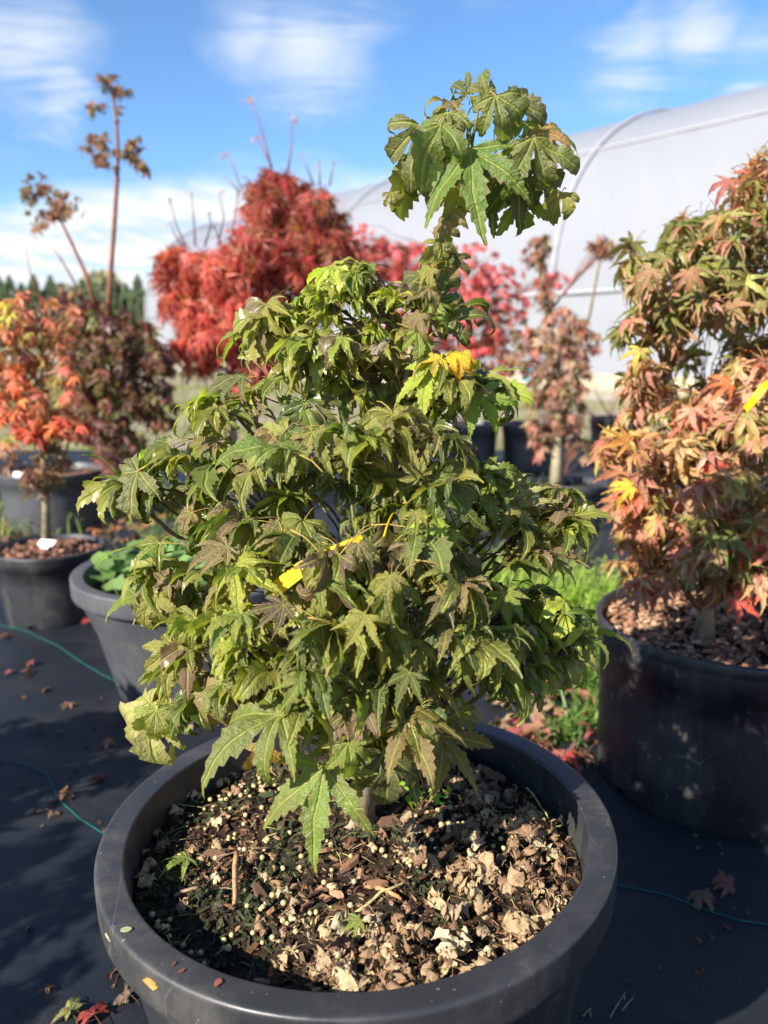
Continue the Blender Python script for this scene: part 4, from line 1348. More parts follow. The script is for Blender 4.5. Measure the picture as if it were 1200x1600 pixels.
    stick((600, 1395), (640, 1412), 0.0026, (0.45, 0.20, 0.09), 'orange brown splinter of bark right of the middle of the soil')
    stick((700, 1255), (755, 1232), 0.0012, (0.40, 0.27, 0.12), 'pale thin stalk under the seedling weed')
    # seedling weed
    c = on_soil(*px_soil(668, 1262), 0.002)
    root = empty('seedling_weed', c)
    tag(root, 'tiny bright green seedling weed with round leaves right of the maple trunk', 'weed')
    mb = MB()
    lm = MB()
    n = 9
    lm.add([(0, 0, 0)] + [(0.5 * math.sin(6.283 * k / n) * (0.9 if k else 0.8), 0.5 - 0.5 * math.cos(6.283 * k / n), 0.04 * (k % 2)) for k in range(n)], [(0, 1 + (k + 1) % n, 1 + k) for k in range(n)])
    lmesh = lm.mesh('round_leaf', M_weed)
    for (px, py, s) in ((637, 1215, .012), (645, 1228, .009), (662, 1232, .011), (668, 1240, .009), (651, 1252, .014), (648, 1262, .010), (668, 1264, .010), (672, 1275, .009), (690, 1240, .010), (695, 1250, .013), (700, 1262, .010), (692, 1230, .009), (640, 1284, .010), (632, 1292, .010), (655, 1278, .008), (678, 1262, .008)):
        q = at(px, py, c.y + rs.uniform(-0.012, 0.012))
        o = link('leaf', lmesh, root)
        f = Vector((rs.uniform(-1, 1), rs.uniform(-1, 0.3), rs.uniform(-0.1, 0.3)))
        o.matrix_basis = Matrix.Translation(q - c) @ frame(f, Vector((rs.gauss(0, 0.2), -0.45, 1))) @ Matrix.Scale(s * 1.35, 4)
        o.color = (0.26, 0.46, 0.05, 1)
        mb.tube(curve(Vector((rs.uniform(-.006, .006), 0, 0)), q - c, 0.003, 3), 0.0006, 4)
    b = mb.build('stem', M_weed, root); b.color = (0.2, 0.3, 0.06, 1)
    # crumbs on the rim
    for (px, py, s, col, lab) in ((187, 1434, .007, (0.42, 0.37, 0.25), 'small pale flake lying on the left of the flat pot rim'), (213, 1446, .009, (0.36, 0.36, 0.20), 'pale crumpled scrap at the inner edge of the left pot rim'), (231, 1520, .011, (0.42, 0.26, 0.08), 'dry golden scrap of leaf stuck to the outside of the pot rim'), (358, 1531, .009, (0.24, 0.09, 0.05), 'rust coloured bark crumb on the front of the pot rim'), (300, 1512, .005, (0.20, 0.07, 0.05), 'tiny dark red crumb on the front left pot rim'), (288, 1500, .004, (0.16, 0.06, 0.05), 'tiniest dark crumb on the front left pot rim')):
        z = PH
        d = ray(px, py)
        p = CAM + d * ((PH + 0.001 - CAMZ) / d.z)
        loc = Vector((p.x - POT.x, p.y - POT.y))
        r = loc.length
        zz = PH + 0.0015
        if r > PR * 0.99:
            loc = loc / r * (PR + 0.001); zz = PH - 0.014
        P = MW @ Vector((loc.x, loc.y, zz))
        mb = MB()
        n = 7
        up = [(rs.uniform(0.6, 1.1) * math.cos(6.283 * k / n), rs.uniform(0.4, 0.7) * math.sin(6.283 * k / n), 0.14 * rs.random()) for k in range(n)]
        mb.add(up + [(a, b_, -0.08) for a, b_, c_ in up], [tuple(range(n)), tuple(range(2 * n - 1, n - 1, -1))] + [(k, n + k, n + (k + 1) % n, (k + 1) % n) for k in range(n)])
        o = mb.build('leaf_scrap', M_chip, None, False)
        if zz < PH:
            rad = Vector((loc.x, loc.y, 0)).normalized()
            o.matrix_world = Matrix.Translation(P) @ frame(Vector((0.3, 0, -1)), rad) @ Matrix.Scale(s, 4)
        else:
            o.matrix_world = Matrix.Translation(P) @ Matrix.Rotation(rs.uniform(0, 6), 4, 'Z') @ Matrix.Scale(s * 0.7, 4)
        o.color = (*col, 1)
        tag(o, lab, 'debris')


soil_litter()


# ------------------------------------------------------------------ leaves lying on the fabric
def ground_leaf(px, py, s, col, lab, group=None, rz=None, ls=L_fallen, dz=0.006, tilt=0.25):
    g = ground_at(px, py)
    o = link('fallen_leaf', rs.choice(ls)[0])
    o.matrix_world = Matrix.Translation((g.x, g.y, fab_h(g.x, g.y) + dz + s * 0.12)) @ Matrix.Rotation(rs.uniform(0, 6.3) if rz is None else rz, 4, 'Z') @ Matrix.Rotation(rs.gauss(0, tilt), 4, 'X') @ Matrix.Rotation(rs.gauss(0, tilt), 4, 'Y') @ Matrix.Scale(s, 4)
    o.color = (*col, 1)
    tag(o, lab, 'fallen leaf', group)


BR, DR, RD, TN = (0.16, 0.085, 0.06), (0.15, 0.05, 0.045), (0.30, 0.04, 0.035), (0.22, 0.15, 0.10)
ground_leaf(1092, 1410, .055, BR, 'brown fallen leaf on the black fabric, left of two below the thin rimmed pot', rz=2.6)
ground_leaf(1140, 1400, .052, (0.17, 0.06, 0.06), 'purplish long stalked fallen leaf, right of two below the thin rimmed pot', rz=1.0)
ground_leaf(148, 1222, .040, DR, 'dark red fallen leaf on the fabric left of the big pot')
ground_leaf(108, 1252, .050, BR, 'brown curled fallen leaf lying on the green thread at the left', ls=L_dry)
ground_leaf(78, 1275, .048, TN, 'tan fallen leaf with a stalk just below the green thread at the left')
ground_leaf(190, 1530, .060, DR, 'dark red fallen leaf tucked against the foot of the big pot')
ground_leaf(205, 1572, .055, (0.12, 0.08, 0.06), 'dark brown crumpled leaf against the foot of the big pot', ls=L_dry)
ground_leaf(150, 1606, .058, (0.20, 0.028, 0.026), 'deep red fallen leaf at the lower edge left of the big pot', rz=0.7)
ground_leaf(112, 1597, .045, (0.18, 0.20, 0.06), 'small greenish fallen leaf beside the deep red leaf')
ground_leaf(80, 1552, .022, BR, 'small dark leaf fragment on bare fabric near the lower left corner', ls=L_dry)
for (px, py, s) in ((50, 1042, .04), (42, 1060, .045), (15, 1058, .03), (72, 1083, .035), (108, 1105, .035), (92, 1150, .018), (30, 1232, .02), (10, 1000, .04), (60, 1140, .03)):
    ground_leaf(px, py, s, rs.choice((BR, DR, TN)), 'small brown fallen leaf on the fabric in front of the small black pot', 'fallen leaves in front of the small black pot')
for k in range(46):
    px, py = rs.uniform(758, 945), rs.uniform(1085, 1215)
    if px > 905 and py > 1190: continue
    ground_leaf(px, py, rs.uniform(.05, .085), *(lambda cn: (cn[0], '%s fallen leaf between the two front pots, %s' % (cn[1], 'under the weeds' if py < 1120 else 'close to the big pot rim' if px < 850 else 'beside the thin rimmed pot')))(rs.choice(((RD, 'red'), ((0.34, 0.06, 0.05), 'bright red'), ((0.20, 0.05, 0.05), 'dark red'), (BR, 'brown'), (TN, 'tan'), ((0.36, 0.13, 0.11), 'pinkish')))), 'leaf drift between the two front pots', dz=rs.uniform(0.003, 0.03), tilt=0.5)
for k in range(60):
    px, py = rs.uniform(150, 330), rs.uniform(778, 850)
    ground_leaf(px, py, rs.uniform(.05, .08), *(lambda cn: (cn[0], '%s fallen leaf on the ground behind the weedy grey pot, %s' % (cn[1], 'nearer the purple maple' if px < 215 else 'nearer the green maple')))(rs.choice((((0.50, 0.16, 0.07), 'orange'), ((0.42, 0.20, 0.10), 'pale orange'), (BR, 'brown'), (DR, 'dark red'), (TN, 'tan'), ((0.30, 0.12, 0.06), 'rust')))), 'leaf drift behind the weedy pot', dz=rs.uniform(0.0, 0.02), tilt=0.4)
for k in range(26):
    px, py = rs.uniform(-30, 40), rs.uniform(815, 850)
    ground_leaf(px, py, rs.uniform(.05, .08), rs.choice(((0.42, 0.17, 0.08), BR, TN)), 'brown fallen leaf behind the small black pot at the left edge', 'leaf drift at the left edge')
for k in range(5):
    ground_leaf(*((146, 978), (152, 984), (240, 985), (165, 1165), (300, 1138))[k], rs.uniform(.035, .05), (RD, (0.30, 0.06, 0.08), BR, BR, (0.42, 0.2, 0.13))[k], ('crimson fallen leaf beside the foot of the small black pot', 'pinkish fallen leaf touching the foot of the small black pot', 'brown fallen leaf hidden behind the weedy grey pot', 'brown fallen leaf in front of the weedy grey pot', 'pale red leaf lying at the foot of the weedy grey pot')[k])


for k in range(46):
    px, py = (rs.uniform(-20, 200), rs.uniform(1000, 1590)) if k < 28 else (rs.uniform(960, 1210), rs.uniform(1290, 1590))
    ground_leaf(px, py, rs.uniform(.008, .02), rs.choice((BR, TN, DR)), 'tiny scrap of dead leaf on the fabric %s' % ('left of the big pot' if k < 28 else 'right of the big pot'), 'leaf scraps on the fabric', ls=L_dry, dz=0.001)


def small_leaf_mesh(n=8, w=0.45):
    lm = MB()
    lm.add([(0, 0, 0)] + [(w * math.sin(6.283 * k / n), 0.5 - 0.5 * math.cos(6.283 * k / n), 0.08 * (k % 2)) for k in range(1, n)] + [(0, 0.5, -0.03)], [(n, k + 1, k) for k in range(0, n - 1)] + [(n, 0, n - 1)])
    return lm


SL = small_leaf_mesh()
SLm = SL.mesh('weed_leaf', M_weed)


def weeds_in_pot():
    c = PA + Vector((0, 0, 0.369 - 0.05))
    root = empty('pot_weeds', c)
    tag(root, 'pale green broad leaved weeds growing inside the grey thick rimmed pot', 'weeds')
    mb = MB()
    for k in range(110):
        a, r = rs.uniform(0, 6.283), 0.24 * math.sqrt(rs.random())
        b = Vector((r * math.cos(a), r * math.sin(a), 0))
        t = b + Vector((rs.gauss(0, .02), rs.gauss(0, .02), rs.uniform(0.02, 0.09)))
        mb.tube([b, b.lerp(t, 0.5) + Vector((0.004, 0, 0)), t], 0.0012, 4)
        for q in range(2):
            o = link('leaf', SLm, root)
            f = Vector((rs.uniform(-1, 1), rs.uniform(-1, 1), rs.uniform(-.3, .5)))
            o.matrix_basis = Matrix.Translation(t) @ frame(f, Vector((rs.gauss(0, .4), -.3, 1))) @ Matrix.Scale(rs.uniform(0.028, 0.055), 4)
            kk = rs.uniform(0.7, 1.3)
            o.color = (0.17 * kk, 0.27 * kk, 0.09 * kk, 1)
    b = mb.build('stem', M_weed, root); b.color = (0.16, 0.24, 0.07, 1)


weeds_in_pot()


def ground_weeds():
    mb = MB()
    rg = random.Random(8)
    def clump(px, py, spread, n, hmin, hmax, col, wid=0.004):
        g = ground_at(px, py)
        for k in range(n):
            b = g + Vector((rg.gauss(0, spread), rg.gauss(0, spread * 0.7), 0))
            b.z = 0.0
            h = rg.uniform(hmin, hmax)
            lean = Vector((rg.gauss(0, .35), rg.gauss(0, .35), 1)).normalized()
            t = b + lean * h
            m = b.lerp(t, 0.55) + Vector((0, 0, h * 0.06))
            s = Vector((rg.uniform(-1, 1), rg.uniform(-1, 1), 0)).normalized() * wid
            kk = rg.uniform(0.7, 1.35)
            tn = tuple(c * kk for c in col)
            mb.add([b - s, b + s, m + s * 0.8, m - s * 0.8, t], [(0, 1, 2, 3), (3, 2, 4)], 0, tn)
            for q in range(rg.randint(2, 5)):
                p = b.lerp(t, rg.uniform(0.35, 1))
                d = Vector((rg.uniform(-1, 1), rg.uniform(-1, 1), rg.uniform(0, 0.8))).normalized() * rg.uniform(0.012, 0.03)
                w = d.cross(Vector((0, 0, 1))).normalized() * d.length * 0.25
                mb.add([p, p + d * 0.5 + w, p + d, p + d * 0.5 - w], [(0, 1, 2, 3)], 0, tn)
    Lg = (0.26, 0.36, 0.06)
    clump(880, 985, 0.16, 420, 0.10, 0.26, Lg)
    clump(830, 960, 0.15, 160, 0.08, 0.22, (0.22, 0.30, 0.08))
    clump(925, 1075, 0.07, 170, 0.10, 0.24, (0.13, 0.22, 0.05))
    clump(935, 1140, 0.04, 60, 0.06, 0.16, (0.14, 0.22, 0.06))
    clump(890, 1160, 0.05, 40, 0.03, 0.08, (0.12, 0.20, 0.05))
    clump(755, 810, 0.20, 200, 0.10, 0.30, (0.20, 0.25, 0.12))
    clump(770, 900, 0.2, 160, 0.05, 0.12, (0.26, 0.34, 0.08))
    clump(170, 800, 0.35, 380, 0.02, 0.07, (0.28, 0.33, 0.06))
    clump(255, 785, 0.35, 380, 0.02, 0.07, (0.28, 0.33, 0.06))
    clump(270, 870, 0.08, 70, 0.10, 0.25, (0.20, 0.25, 0.10))
    clump(-10, 830, 0.3, 150, 0.04, 0.14, (0.2, 0.26, 0.06))
    clump(860, 900, 0.10, 60, 0.12, 0.34, (0.22, 0.19, 0.10), 0.003)
    o = mb.build('ground_weeds', M_weed, None, False)
    o.color = (1, 1, 1, 1)
    tag(o, 'bright green weeds growing up beside and between the pots', 'weeds', kind='stuff')
    # rough grass in the field beyond the fabric
    mb = MB()
    for k in range(9000):
        x, y = rg.uniform(-9, 9), 7.2 + 16 * rg.random() ** 1.6
        if mnoise.noise(Vector((x * 0.5, y * 0.5, 3))) < -0.12: continue
        h = rg.uniform(0.04, 0.13)
        s = Vector((rg.uniform(-1, 1), rg.uniform(-1, 1), 0)).normalized() * 0.014
        b = Vector((x, y, 0)); t = b + Vector((rg.gauss(0, .04), rg.gauss(0, .04), h))
        kk = rg.uniform(0.7, 1.4)
        mb.add([b - s, b + s, t], [(0, 1, 2)], 0, (0.24 * kk, 0.26 * kk, 0.08 * kk))
    o = mb.build('field_grass', M_weed, None, False)
    tag(o, 'rough pale grass of the field behind the nursery pots', 'grass', kind='stuff')
    # dry straw wisps at the lower right corner
    root_p = ground_at(965, 1590)
    mb = MB()
    for (a, b) in (((905, 1600), (925, 1578)), ((925, 1600), (920, 1580)), ((950, 1600), (978, 1553)), ((955, 1598), (997, 1590)), ((968, 1590), (990, 1562)), ((975, 1575), (975, 1555)), ((920, 1594), (950, 1604))):
        p0, p1 = ground_at(*a), at(b[0], b[1], ground_at(*a).y + 0.01)
        mb.tube(curve(p0 - root_p + Vector((0, 0, .004)), p1 - root_p + Vector((0, 0, .004)), 0.003, 4), [0.0011, 0.001, 0.0009, 0.0007, 0.0004], 4, 0, (0.42, 0.38, 0.24))
    o = mb.build('dry_grass', M_weed)
    o.location = root_p
    tag(o, 'wispy dry straw tuft lying on the fabric in the lower right corner', 'dry grass')


ground_weeds()


# ------------------------------------------------------------------ the other maples
def sub_tree(name, label, base, trunk, limbs, sets, pal, size, maxn, mats, trunk_r, trunk_mat, limb_mat, twig_r=0.0009, limb_r=(0.007, 0.002), leaves=(2, 4), dip=(15, 75), seed=0, small=None, group=None, limb_name='branch', many=1):
    random.seed(seed)
    base = Vector(base)
    root = empty(name, base)
    tag(root, label, 'tree', group)
    fol = Foliage()
    mb = MB()
    T = [Vector(p) for p in trunk]
    n = len(T)
    mb.tube([p - base for p in T], [lerp(trunk_r, trunk_r * 0.16, i / (n - 1)) * (1.25 if i == 0 else 1) for i in range(n)], 10)
    mb.build('trunk', trunk_mat, root)
    for (c, rad, nt, si) in limbs:
        c = Vector(c)
        s = min(T, key=lambda p: (p - (c - Vector((0, 0, 0.12)))).length)
        mb = MB()
        mid = s.lerp(c, 0.5) + Vector((0, 0, 0.02))
        mb.tube([p - base for p in (s, s.lerp(mid, .5) + rv(.006), mid, mid.lerp(c, .5) + rv(.006), c)], [limb_r[0], lerp(*limb_r, .3), lerp(*limb_r, .5), lerp(*limb_r, .8), limb_r[1]], 6)
        tmp = MB()
        pl = pal[si] if isinstance(pal, dict) else pal
        spray(fol, tmp, s, c, rad, int(nt * many), leaves, size, sets, pl, twig_r=twig_r, dip=dip, axis=Vector((base.x, base.y, c.z)))
        mb.add([Vector(v) - base for v in tmp.v], tmp.f)
        mb.build(limb_name, limb_mat, root)
    return root, fol, base


def px_limb(x, y, rx, ry, Y, ry_m, nt, si=0):
    c = at(x, y, Y)
    m = px_m(c)
    return (c, (rx * m, ry_m, ry * m), nt, si)


# rust, green and orange maple at the right
GRN = [(4, (0.21, 0.22, 0.065)), (3, (0.15, 0.18, 0.05)), (3, (0.34, 0.20, 0.11)), (2, (0.36, 0.16, 0.12)), (1, (0.27, 0.27, 0.07))]
RST = [(4, (0.50, 0.25, 0.16)), (3, (0.42, 0.18, 0.14)), (3, (0.42, 0.27, 0.12)), (2, (0.26, 0.25, 0.08)), (1, (0.48, 0.33, 0.23)), (1, (0.52, 0.13, 0.09))]
ORG = [(3, (0.48, 0.22, 0.10)), (3, (0.44, 0.17, 0.11)), (1.5, (0.42, 0.30, 0.08)), (1, (0.28, 0.26, 0.06)), (2, (0.38, 0.15, 0.10))]
YR = RP.y
bs = at(1097, 1030, YR - 0.06); bs.z = 0.368 - 0.04
limbs = [
    px_limb(1030, 420, 70, 60, YR - .05, .12, 9, 0), px_limb(1120, 380, 75, 60, YR, .15, 10, 0), px_limb(1010, 500, 55, 40, YR - .05, .12, 7, 0), px_limb(1110, 470, 60, 50, YR - .1, .1, 7, 0), px_limb(1180, 440, 50, 80, YR - .05, .15, 9, 0),
    px_limb(1180, 310, 35, 40, YR, .06, 4, 1), px_limb(1180, 560, 40, 50, YR, .12, 7, 1), px_limb(1050, 640, 65, 45, YR - .05, .12, 7, 1), px_limb(1140, 660, 65, 55, YR - .1, .14, 9, 1),
    px_limb(1000, 720, 60, 50, YR - .12, .12, 9, 2), px_limb(1090, 730, 70, 50, YR - .15, .12, 9, 1), px_limb(1180, 730, 50, 60, YR - .1, .14, 7, 0), px_limb(1010, 805, 60, 45, YR - .14, .12, 8, 2), px_limb(1110, 830, 75, 55, YR - .17, .1, 9, 0), px_limb(1190, 840, 50, 60, YR - .1, .14, 8, 1),
    px_limb(1010, 890, 50, 35, YR - .10, .1, 6, 1), px_limb(1080, 850, 55, 30, YR - .12, .08, 6, 1), px_limb(1160, 895, 60, 30, YR - .12, .1, 5, 1),
    px_limb(1155, 590, 40, 30, YR - .08, .1, 5, 1), px_limb(1010, 590, 35, 30, YR - .05, .08, 3, 1), px_limb(1175, 270, 30, 30, YR, .05, 4, 1), px_limb(1260, 500, 60, 160, YR, .15, 12, 0), px_limb(1260, 780, 60, 140, YR, .15, 12, 1), px_limb(1110, 600, 110, 200, YR + .16, .1, 14, 0), px_limb(1100, 820, 120, 110, YR + .14, .1, 12, 1)]
rt, fol, b0 = sub_tree('maple_tree', 'rust, green and orange maple growing in the thin rimmed black pot', bs,
                       [bs, at(1103, 960, YR - .06), at(1095, 880, YR - .05), at(1075, 760, YR - .03), at(1060, 650, YR - .03), at(1042, 590, YR - .02), at(1045, 530, YR - .02), at(1090, 470, YR - .02), at(1150, 400, YR), at(1185, 320, YR), at(1196, 230, YR)],
                       limbs, [L_right], {0: GRN, 1: RST, 2: ORG}, (0.045, 0.082), 300, None, 0.019, M_trunk, M_shoot, leaves=(2, 3), many=2.7, seed=31)
for (px, py, tx, ty, col) in ((1160, 845, 1200, 900, (0.65, 0.07, 0.05)), (1115, 730, 1130, 790, (0.55, 0.08, 0.05)), (1000, 780, 935, 775, (0.55, 0.12, 0.07)), (1150, 935, 1195, 970, (0.55, 0.07, 0.06)), (1190, 915, 1215, 960, (0.55, 0.09, 0.06)), (1140, 600, 1100, 600, (0.65, 0.13, 0.04)),
                              (985, 760, 960, 765, (0.60, 0.42, 0.03)), (980, 690, 930, 660, (0.50, 0.22, 0.05)), (1000, 545, 985, 580, (0.40, 0.34, 0.05)), (1190, 650, 1200, 700, (0.25, 0.22, 0.06)), (1075, 870, 1065, 905, (0.40, 0.30, 0.22)), (1090, 790, 1080, 830, (0.38, 0.28, 0.2)),
                              (1000, 930, 985, 975, (0.28, 0.13, 0.10)), (1150, 650, 1120, 690, (0.30, 0.13, 0.1)), (1140, 280, 1120, 310, (0.28, 0.08, 0.07)), (1020, 420, 990, 470, (0.26, 0.16, 0.08)), (1075, 425, 1085, 480, (0.30, 0.15, 0.08))):
    B = at(px, py, YR - 0.2)
    m = px_m(B)
    sv = Vector((tx - px, 0, 0)) * m - UP * (ty - py) * m
    tw = (CAM - B).normalized()
    fol.add(B, sv.normalized() + tw * 0.2, tw + Vector((0, 0, .5)), max(sv.length, 0.06), L_right, col, True)
fol.finish(rt, 300, [M_leaf_r, M_pet])
strap('plant_tag', [at(1165, 640, YR - .2), at(1180, 622, YR - .22), at(1192, 606, YR - .22), at(1215, 590, YR - .2)], 0.014, M_yellow, 'yellow plastic tag at the right edge on the rust coloured maple', 'plant tag')

# bark litter in the right pot
def pot_litter(root, R, z, n, seed, label, cols, s=(0.008, 0.02)):
    rg = random.Random(seed)
    mb = MB()
    for k in range(n):
        a, r = rg.uniform(0, 6.283), R * math.sqrt(rg.random())
        L = rg.uniform(*s)
        c = rg.choice(cols); kk = rg.uniform(0.6, 1.3)
        Mx = Matrix.Translation((r * math.cos(a), r * math.sin(a), z + rg.uniform(0, 0.012))) @ Matrix.Rotation(rg.uniform(0, 6.3), 4, 'Z') @ Matrix.Rotation(rg.gauss(0, .5), 4, 'X') @ Matrix.Rotation(rg.gauss(0, .4), 4, 'Y')
        mb.box(Mx, L * .5, L * rg.uniform(.2, .45), L * rg.uniform(.08, .2), 0, tuple(q * kk for q in c), rg.uniform(.5, 1))
    o = mb.build('bark_mulch', M_chip, None, False)
    o.location = root.location
    tag(o, label, 'bark mulch', kind='stuff')


pot_litter(right_pot, 0.275, 0.368 - 0.033, 1500, 5, 'tan and rust bark mulch in the thin rimmed black pot', [(0.36, 0.20, 0.12), (0.26, 0.13, 0.08), (0.42, 0.28, 0.18), (0.16, 0.08, 0.05)], (0.008, 0.022))
pot_litter(pot_small, 0.158, 0.258 - 0.02, 350, 6, 'reddish bark mulch in the small black pot', [(0.22, 0.10, 0.07), (0.12, 0.06, 0.045), (0.3, 0.16, 0.10)], (0.01, 0.025))
for k in range(34):
    a, r = rs.uniform(-1.9, 0.2), 0.26 * math.sqrt(rs.uniform(0.15, 1))
    o = link('dry_leaf', rs.choice(L_dry)[0])
    o.matrix_world = Matrix.Translation((RP.x + 0.05 + r * math.cos(a) * 0.8, RP.y + r * math.sin(a), 0.368 - 0.012 + rs.uniform(0, .02))) @ Matrix.Rotation(rs.uniform(0, 6.3), 4, 'Z') @ Matrix.Rotation(rs.gauss(0, .5), 4, 'X') @ Matrix.Scale(rs.uniform(.03, .05), 4)
    o.color = (*rs.choice(((0.40, 0.25, 0.15), (0.34, 0.20, 0.13), (0.30, 0.17, 0.11), (0.42, 0.13, 0.09))), 1)
    tag(o, 'curled tan dead leaf on the mulch of the thin rimmed black pot', 'dead leaf', 'dead leaves in the thin rimmed pot')

# orange red maple in the small pot
ORR = [(4, (0.55, 0.17, 0.10)), (3, (0.42, 0.14, 0.11)), (2, (0.32, 0.17, 0.11)), (2, (0.36, 0.27, 0.11)), (1, (0.36, 0.34, 0.08)), (1.5, (0.60, 0.25, 0.14))]
OR2 = [(3, (0.62, 0.11, 0.065)), (3, (0.62, 0.19, 0.08)), (2, (0.36, 0.11, 0.07)), (1, (0.25, 0.22, 0.07))]
OR3 = [(3, (0.16, 0.075, 0.06)), (2, (0.22, 0.13, 0.08)), (2, (0.12, 0.10, 0.05))]
YB = PB.y
bs = Vector((PB.x - 0.012, YB, 0.225))
limbs = [px_limb(60, 500, 70, 45, YB, .12, 13, 0), px_limb(10, 540, 45, 60, YB, .12, 10, 0), px_limb(85, 560, 40, 40, YB, .12, 7, 0), px_limb(20, 610, 50, 40, YB - .05, .1, 8, 1), px_limb(75, 620, 45, 40, YB - .05, .1, 6, 0),
         px_limb(40, 665, 55, 30, YB - .08, .1, 9, 1), px_limb(100, 670, 40, 25, YB - .06, .08, 6, 1), px_limb(55, 720, 60, 30, YB, .12, 7, 2), px_limb(70, 760, 40, 25, YB, .08, 5, 2), px_limb(-60, 580, 50, 110, YB, .15, 8, 0), px_limb(30, 590, 70, 90, YB + .1, .06, 8, 0)]
rt, fol, b0 = sub_tree('maple_tree', 'orange red maple with bright scarlet lower leaves, in the small black pot', bs, [bs, at(72, 790, YB), at(66, 750, YB), at(70, 700, YB), at(62, 640, YB), at(66, 570, YB), at(60, 480, YB)],
                       limbs, [L_far, L_far, L_right], {0: ORR, 1: OR2, 2: OR3}, (0.04, 0.07), 300, None, 0.015, M_trunk, M_shoot, leaves=(1, 2), many=3.4, seed=32)
for (px, py, col) in ((28, 605, (0.8, 0.16, 0.04)), (35, 625, (0.8, 0.25, 0.07)), (18, 600, (.7, .12, .06)), (100, 575, (0.75, 0.1, 0.09)), (115, 590, (.8, .2, .05)), (105, 615, (.75, .09, .07)), (30, 668, (.8, .08, .05)), (45, 675, (.75, .07, .05)), (97, 655, (.8, .1, .07)), (125, 668, (.75, .06, .06)), (85, 665, (.8, .18, .05)), (10, 690, (.75, .2, .1)), (15, 488, (0.5, 0.42, 0.05)), (8, 475, (0.6, 0.45, 0.05)), (5, 495, (.35, .4, .06))):
    B = at(px, py, YB - .14)
    fol.add(B, Vector((random.uniform(-.6, .6), -.5, -.7)), Vector((random.uniform(-.6, .6), -.8, .6)), random.uniform(.045, .065), L_right, col, True)
fol.finish(rt, 300, [M_leaf_far, M_pet], L_far)
# tall thin red twigs of it
# white tag on the soil
def flat_tag(name, P, w, h, f, n, material, label, cat):
    mb = MB()
    Mx = frame(f, n)
    mb.box(Mx, w / 2, h / 2, 0.001)
    mb.box(Matrix.Translation(Mx @ Vector((0, -h * 0.65, -0.004))) @ Mx, w * 0.25, h * 0.2, 0.0009)
    o = mb.build(name, material, None, False)
    o.location = P
    tag(o, label, cat)


flat_tag('plant_label', at(73, 848, YB - .10), 0.055, 0.03, Vector((0.1, 0.7, 0.35)), Vector((0, -.5, 1)), M_white, 'white plant label lying on the soil at the foot of the orange red maple', 'plant label')
flat_tag('plant_label', at(33, 745, PC.y - .1), 0.09, 0.05, Vector((0.1, 0.5, 0.6)), Vector((0, -1, .5)), M_white, 'white plant label sticking up from the grey pot behind the small black pot', 'plant label')
flat_tag('plant_label', at(825, 582, 5.6), 0.10, 0.07, Vector((0.3, 0.1, 0.9)), Vector((-.3, -1, .3)), simple_material('teal_card', (0.03, 0.32, 0.42), 0.5), 'small teal plant label hanging beside the brown weeping maple', 'plant label')

# dark purple maple with tall shoots
PUR = [(4, (0.19, 0.085, 0.075)), (3, (0.13, 0.065, 0.06)), (2, (0.20, 0.13, 0.07)), (1.2, (0.20, 0.20, 0.07)), (1.5, (0.26, 0.09, 0.085))]
YP = PC.y
bs = Vector((PC.x + 0.03, YP, 0.26))
limbs = [px_limb(150, 510, 60, 40, YP - .03, .14, 16, 0), px_limb(200, 530, 45, 45, YP - .03, .14, 14, 0), px_limb(110, 480, 45, 25, YP, .12, 6, 0), px_limb(170, 580, 70, 50, YP - .08, .14, 22, 0), px_limb(230, 590, 40, 50, YP - .03, .12, 13, 0), px_limb(190, 640, 70, 50, YP - .08, .14, 22, 0), px_limb(250, 640, 30, 40, YP, .1, 9, 0), px_limb(140, 640, 40, 50, YP, .12, 9, 0), px_limb(180, 700, 50, 30, YP, .14, 10, 0), px_limb(200, 740, 40, 30, YP, .12, 6, 0), px_limb(170, 600, 70, 90, YP + .12, .1, 16, 0), px_limb(245, 560, 25, 35, YP, .1, 8, 0), px_limb(150, 560, 50, 40, YP - .15, .08, 12, 0)]
rt, fol, b0 = sub_tree('maple_tree', 'dark purple maple with two very tall bare shoots ending in curled brown leaves', bs, [bs, at(105, 690, YP), at(125, 640, YP), at(145, 580, YP), at(160, 520, YP), at(168, 490, YP)],
                       limbs, [L_far, L_curl], PUR, (0.06, 0.10), 300, None, 0.017, M_trunk, M_shoot, leaves=(1, 3), many=3.2, seed=33)
shoots = [([(169, 495), (172, 440), (178, 360), (183, 280), (184, 235), (182, 190), (176, 145), (172, 125)], 0.014), ([(150, 485), (135, 430), (112, 380), (95, 345), (78, 310), (62, 285)], 0.011), ([(132, 470), (110, 430), (95, 405), (83, 388)], 0.007), ([(60, 470), (48, 430), (40, 390)], 0.004)]
CR = [(3, (0.22, 0.085, 0.055)), (3, (0.15, 0.06, 0.045)), (1.5, (0.24, 0.14, 0.06)), (0.7, (0.12, 0.11, 0.05))]
for k, (pts, r) in enumerate(shoots):
    mb = MB()
    P = [at(x, y, YP - 0.02) - b0 for x, y in pts]
    mb.tube(P, [r * lerp(1, 0.35, i / (len(P) - 1)) for i in range(len(P))], 7)
    for i in range(2, len(P) - 1):
        mb.tube([P[i] - Vector((0, 0, .006)), P[i] + Vector((0, 0, .006))], r * 0.9, 7)
    mb.build('shoot', M_shoot, rt)
